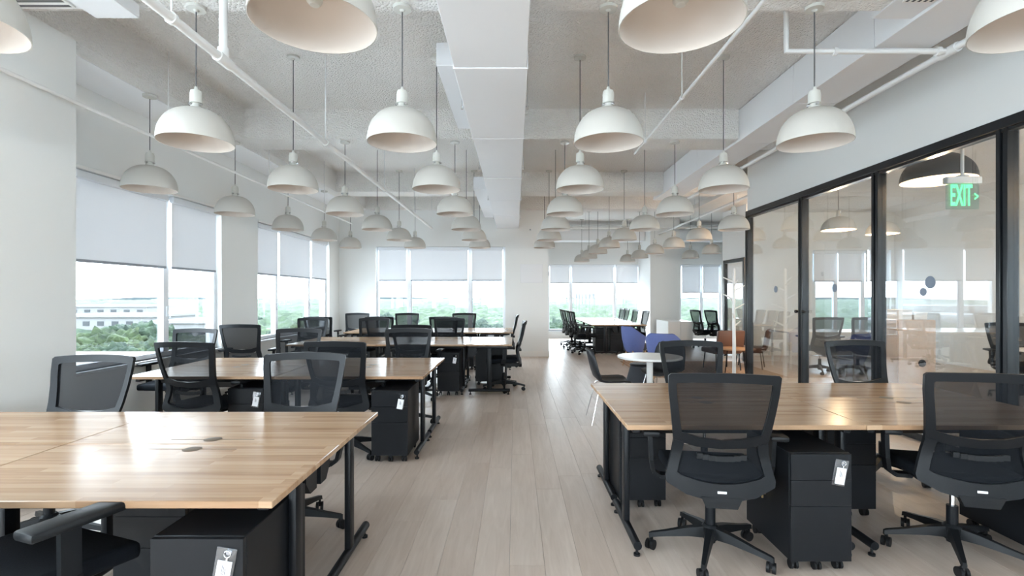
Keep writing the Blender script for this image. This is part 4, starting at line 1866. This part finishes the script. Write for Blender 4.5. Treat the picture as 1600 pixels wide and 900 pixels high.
# hills, distance haze painted into their colour
bm = bmesh.new()
prev = None
for i in range(121):
    a = math.radians(-65 + i)
    D = 2600
    z = -9 + 11 * (noise.noise(Vector((a * 6, 3, 0))) + 0.35 * noise.noise(Vector((a * 30, 1, 0))))
    x, y = D * math.sin(a), D * math.cos(a)
    cur = [bm.verts.new((x, y, -30)), bm.verts.new((x, y, z)), bm.verts.new((x * 1.1, y * 1.1, z - 6))]
    if prev:
        bm.faces.new((prev[0], cur[0], cur[1], prev[1]))
        bm.faces.new((prev[1], cur[1], cur[2], prev[2]))
    prev = cur
struct('ground_hills', bm, 'painted_haze')


def tree_crown(seed, R):
    bm = bmesh.new()
    rnd = random.Random(seed)
    blobs = [(0, 0, 0, 1.0)] + [(rnd.uniform(-.75, .75), rnd.uniform(-.75, .75), rnd.uniform(-.35, .45), rnd.uniform(.35, .6)) for _ in range(9)]
    for bx, by, bz, br in blobs:
        r_ = bmesh.ops.create_icosphere(bm, subdivisions=5 if br > .9 else 4, radius=br * R)
        for v in r_['verts']:
            p = v.co.copy()
            nn = noise.noise(p * (2.2 / R) + Vector((seed, bx * 9, 0)))
            n2 = noise.noise(p * (7.0 / R) + Vector((seed, 0, by * 9)))
            v.co = p * (1 + .22 * nn + .26 * n2 + .14 * noise.noise(p * (18.0 / R)))
            v.co.z *= .78
        bmesh.ops.translate(bm, vec=(bx * R, by * R, bz * R), verts=r_['verts'])
    return bm


crowns = {}
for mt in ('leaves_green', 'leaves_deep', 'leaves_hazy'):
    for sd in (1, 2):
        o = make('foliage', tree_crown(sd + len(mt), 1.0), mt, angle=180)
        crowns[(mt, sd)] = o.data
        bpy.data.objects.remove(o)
bm = bmesh.new()
cyl(bm, (0, 0, -1.6), (0, 0, 0), .07, .04, n=8)
tr_o = make('trunk', bm, 'bark')
tr_me = tr_o.data
bpy.data.objects.remove(tr_o)


def tree(x, y, ztop, R, kind, label, group):
    t = thing('tree', label, 'tree', (x, y, ztop - R * .9), random.random() * 6, group)
    t.scale = (R, R, R)
    c = bpy.data.objects.new('foliage', crowns[(kind, random.choice((1, 2)))])
    COL.objects.link(c)
    c.parent = t
    c = bpy.data.objects.new('trunk', tr_me)
    COL.objects.link(c)
    c.parent = t
    c.scale = (1, 1, max(1.0, (22 + ztop - R) / (1.6 * R)))
    return t


for k, (px, py, D, R, kd) in enumerate(((150, 530, 62, 4.2, 'leaves_green'), (182, 508, 66, 5.0, 'leaves_green'), (215, 500, 70, 4.8, 'leaves_deep'),
                                        (244, 507, 74, 4.6, 'leaves_deep'), (128, 536, 58, 3.2, 'leaves_green'), (200, 530, 60, 4.0, 'leaves_deep'),
                                        (232, 528, 62, 4.0, 'leaves_green'), (262, 524, 66, 4.2, 'leaves_deep'), (290, 520, 70, 4.2, 'leaves_green'), (316, 522, 72, 4.0, 'leaves_deep'))):
    tree((px - 805) / 790 * D, D, EYE - (py - 462) / 790 * D, R, kd, 'large leafy tree close outside the left window, %s from the pier' % ordw[k], 'trees close outside the left window')
for k in range(90):
    a = math.radians(random.uniform(-50, 27))
    D = random.uniform(78, 240)
    x, y = D * math.tan(a), D
    px = 805 + 790 * x / y
    if px < 330 and D < 175:
        continue
    zt = -7.0 + random.uniform(-2.5, 2.2)
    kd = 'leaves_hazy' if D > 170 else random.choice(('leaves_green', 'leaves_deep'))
    lab = {'leaves_hazy': 'distant green tree with haze painted in, rising from the woodland', 'leaves_green': 'bright green tree crown in the woodland outside',
           'leaves_deep': 'deep green tree crown in the woodland outside'}[kd]
    pane = 'the left window beside the pier'
    for lim, w_ in ((345, 'the left window beside the pier'), (535, 'the second left window'), (638, 'the left pane of the back window'),
                    (734, 'the middle pane of the back window'), (830, 'the right pane of the back window'), (893, 'the first pane of the far window'),
                    (961, 'the middle pane of the far window'), (1040, 'the last pane of the far window'), (9999, 'the far right window')):
        if px < lim:
            pane = w_
            break
    tier = 'nearer' if D < 120 else ('middle distance' if D < 175 else 'distant')
    lab = '%s %s tree crown seen through %s' % (tier, {'leaves_hazy': 'haze tinted', 'leaves_green': 'bright green', 'leaves_deep': 'deep green'}[kd], pane)
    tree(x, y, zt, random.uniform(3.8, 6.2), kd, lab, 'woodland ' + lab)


def building(name, label, x0, x1, y0, y1, zt, floors, bays, pane='far_glass'):
    t = thing(name, label, 'building')
    bm = bmesh.new()
    box(bm, x0, x1, y0, y1, -22, zt)
    w = make('wall', bm, 'pale_concrete', t, smooth=False)
    bm = bmesh.new()
    box(bm, x0 - .6, x1 + .6, y0 - .6, y1 + .6, zt, zt + .7)
    make('roof', bm, 'pale_concrete', t, smooth=False)
    for f in range(floors):
        for b_ in range(bays):
            bw = (x1 - x0) / bays
            cx = x0 + bw * (b_ + .5)
            z = zt - 1.2 - 3.6 * f
            bm = bmesh.new()
            box(bm, cx - bw * .22, cx + bw * .22, y0 - .12, y0 + .02, z - 1.3, z)
            make('window', bm, pane, t, smooth=False)
    return t


building('office_building', 'long low white building beyond the trees outside the left window', -138, -108, 150, 172, -5.0, 2, 7)
building('office_building', 'small white building with dark windows right of the window mullion', -78, -64, 110, 124, -4.6, 2, 5)
building('office_building', 'second low white building near the horizon outside the left window', -225, -175, 240, 270, -4.0, 2, 8)
building('office_building', 'hazy pale tower blocks on the horizon through the far window', 225, 300, 1900, 1930, 9, 5, 6, 'painted_haze')  # panes take the painted haze colour instead of dark glass
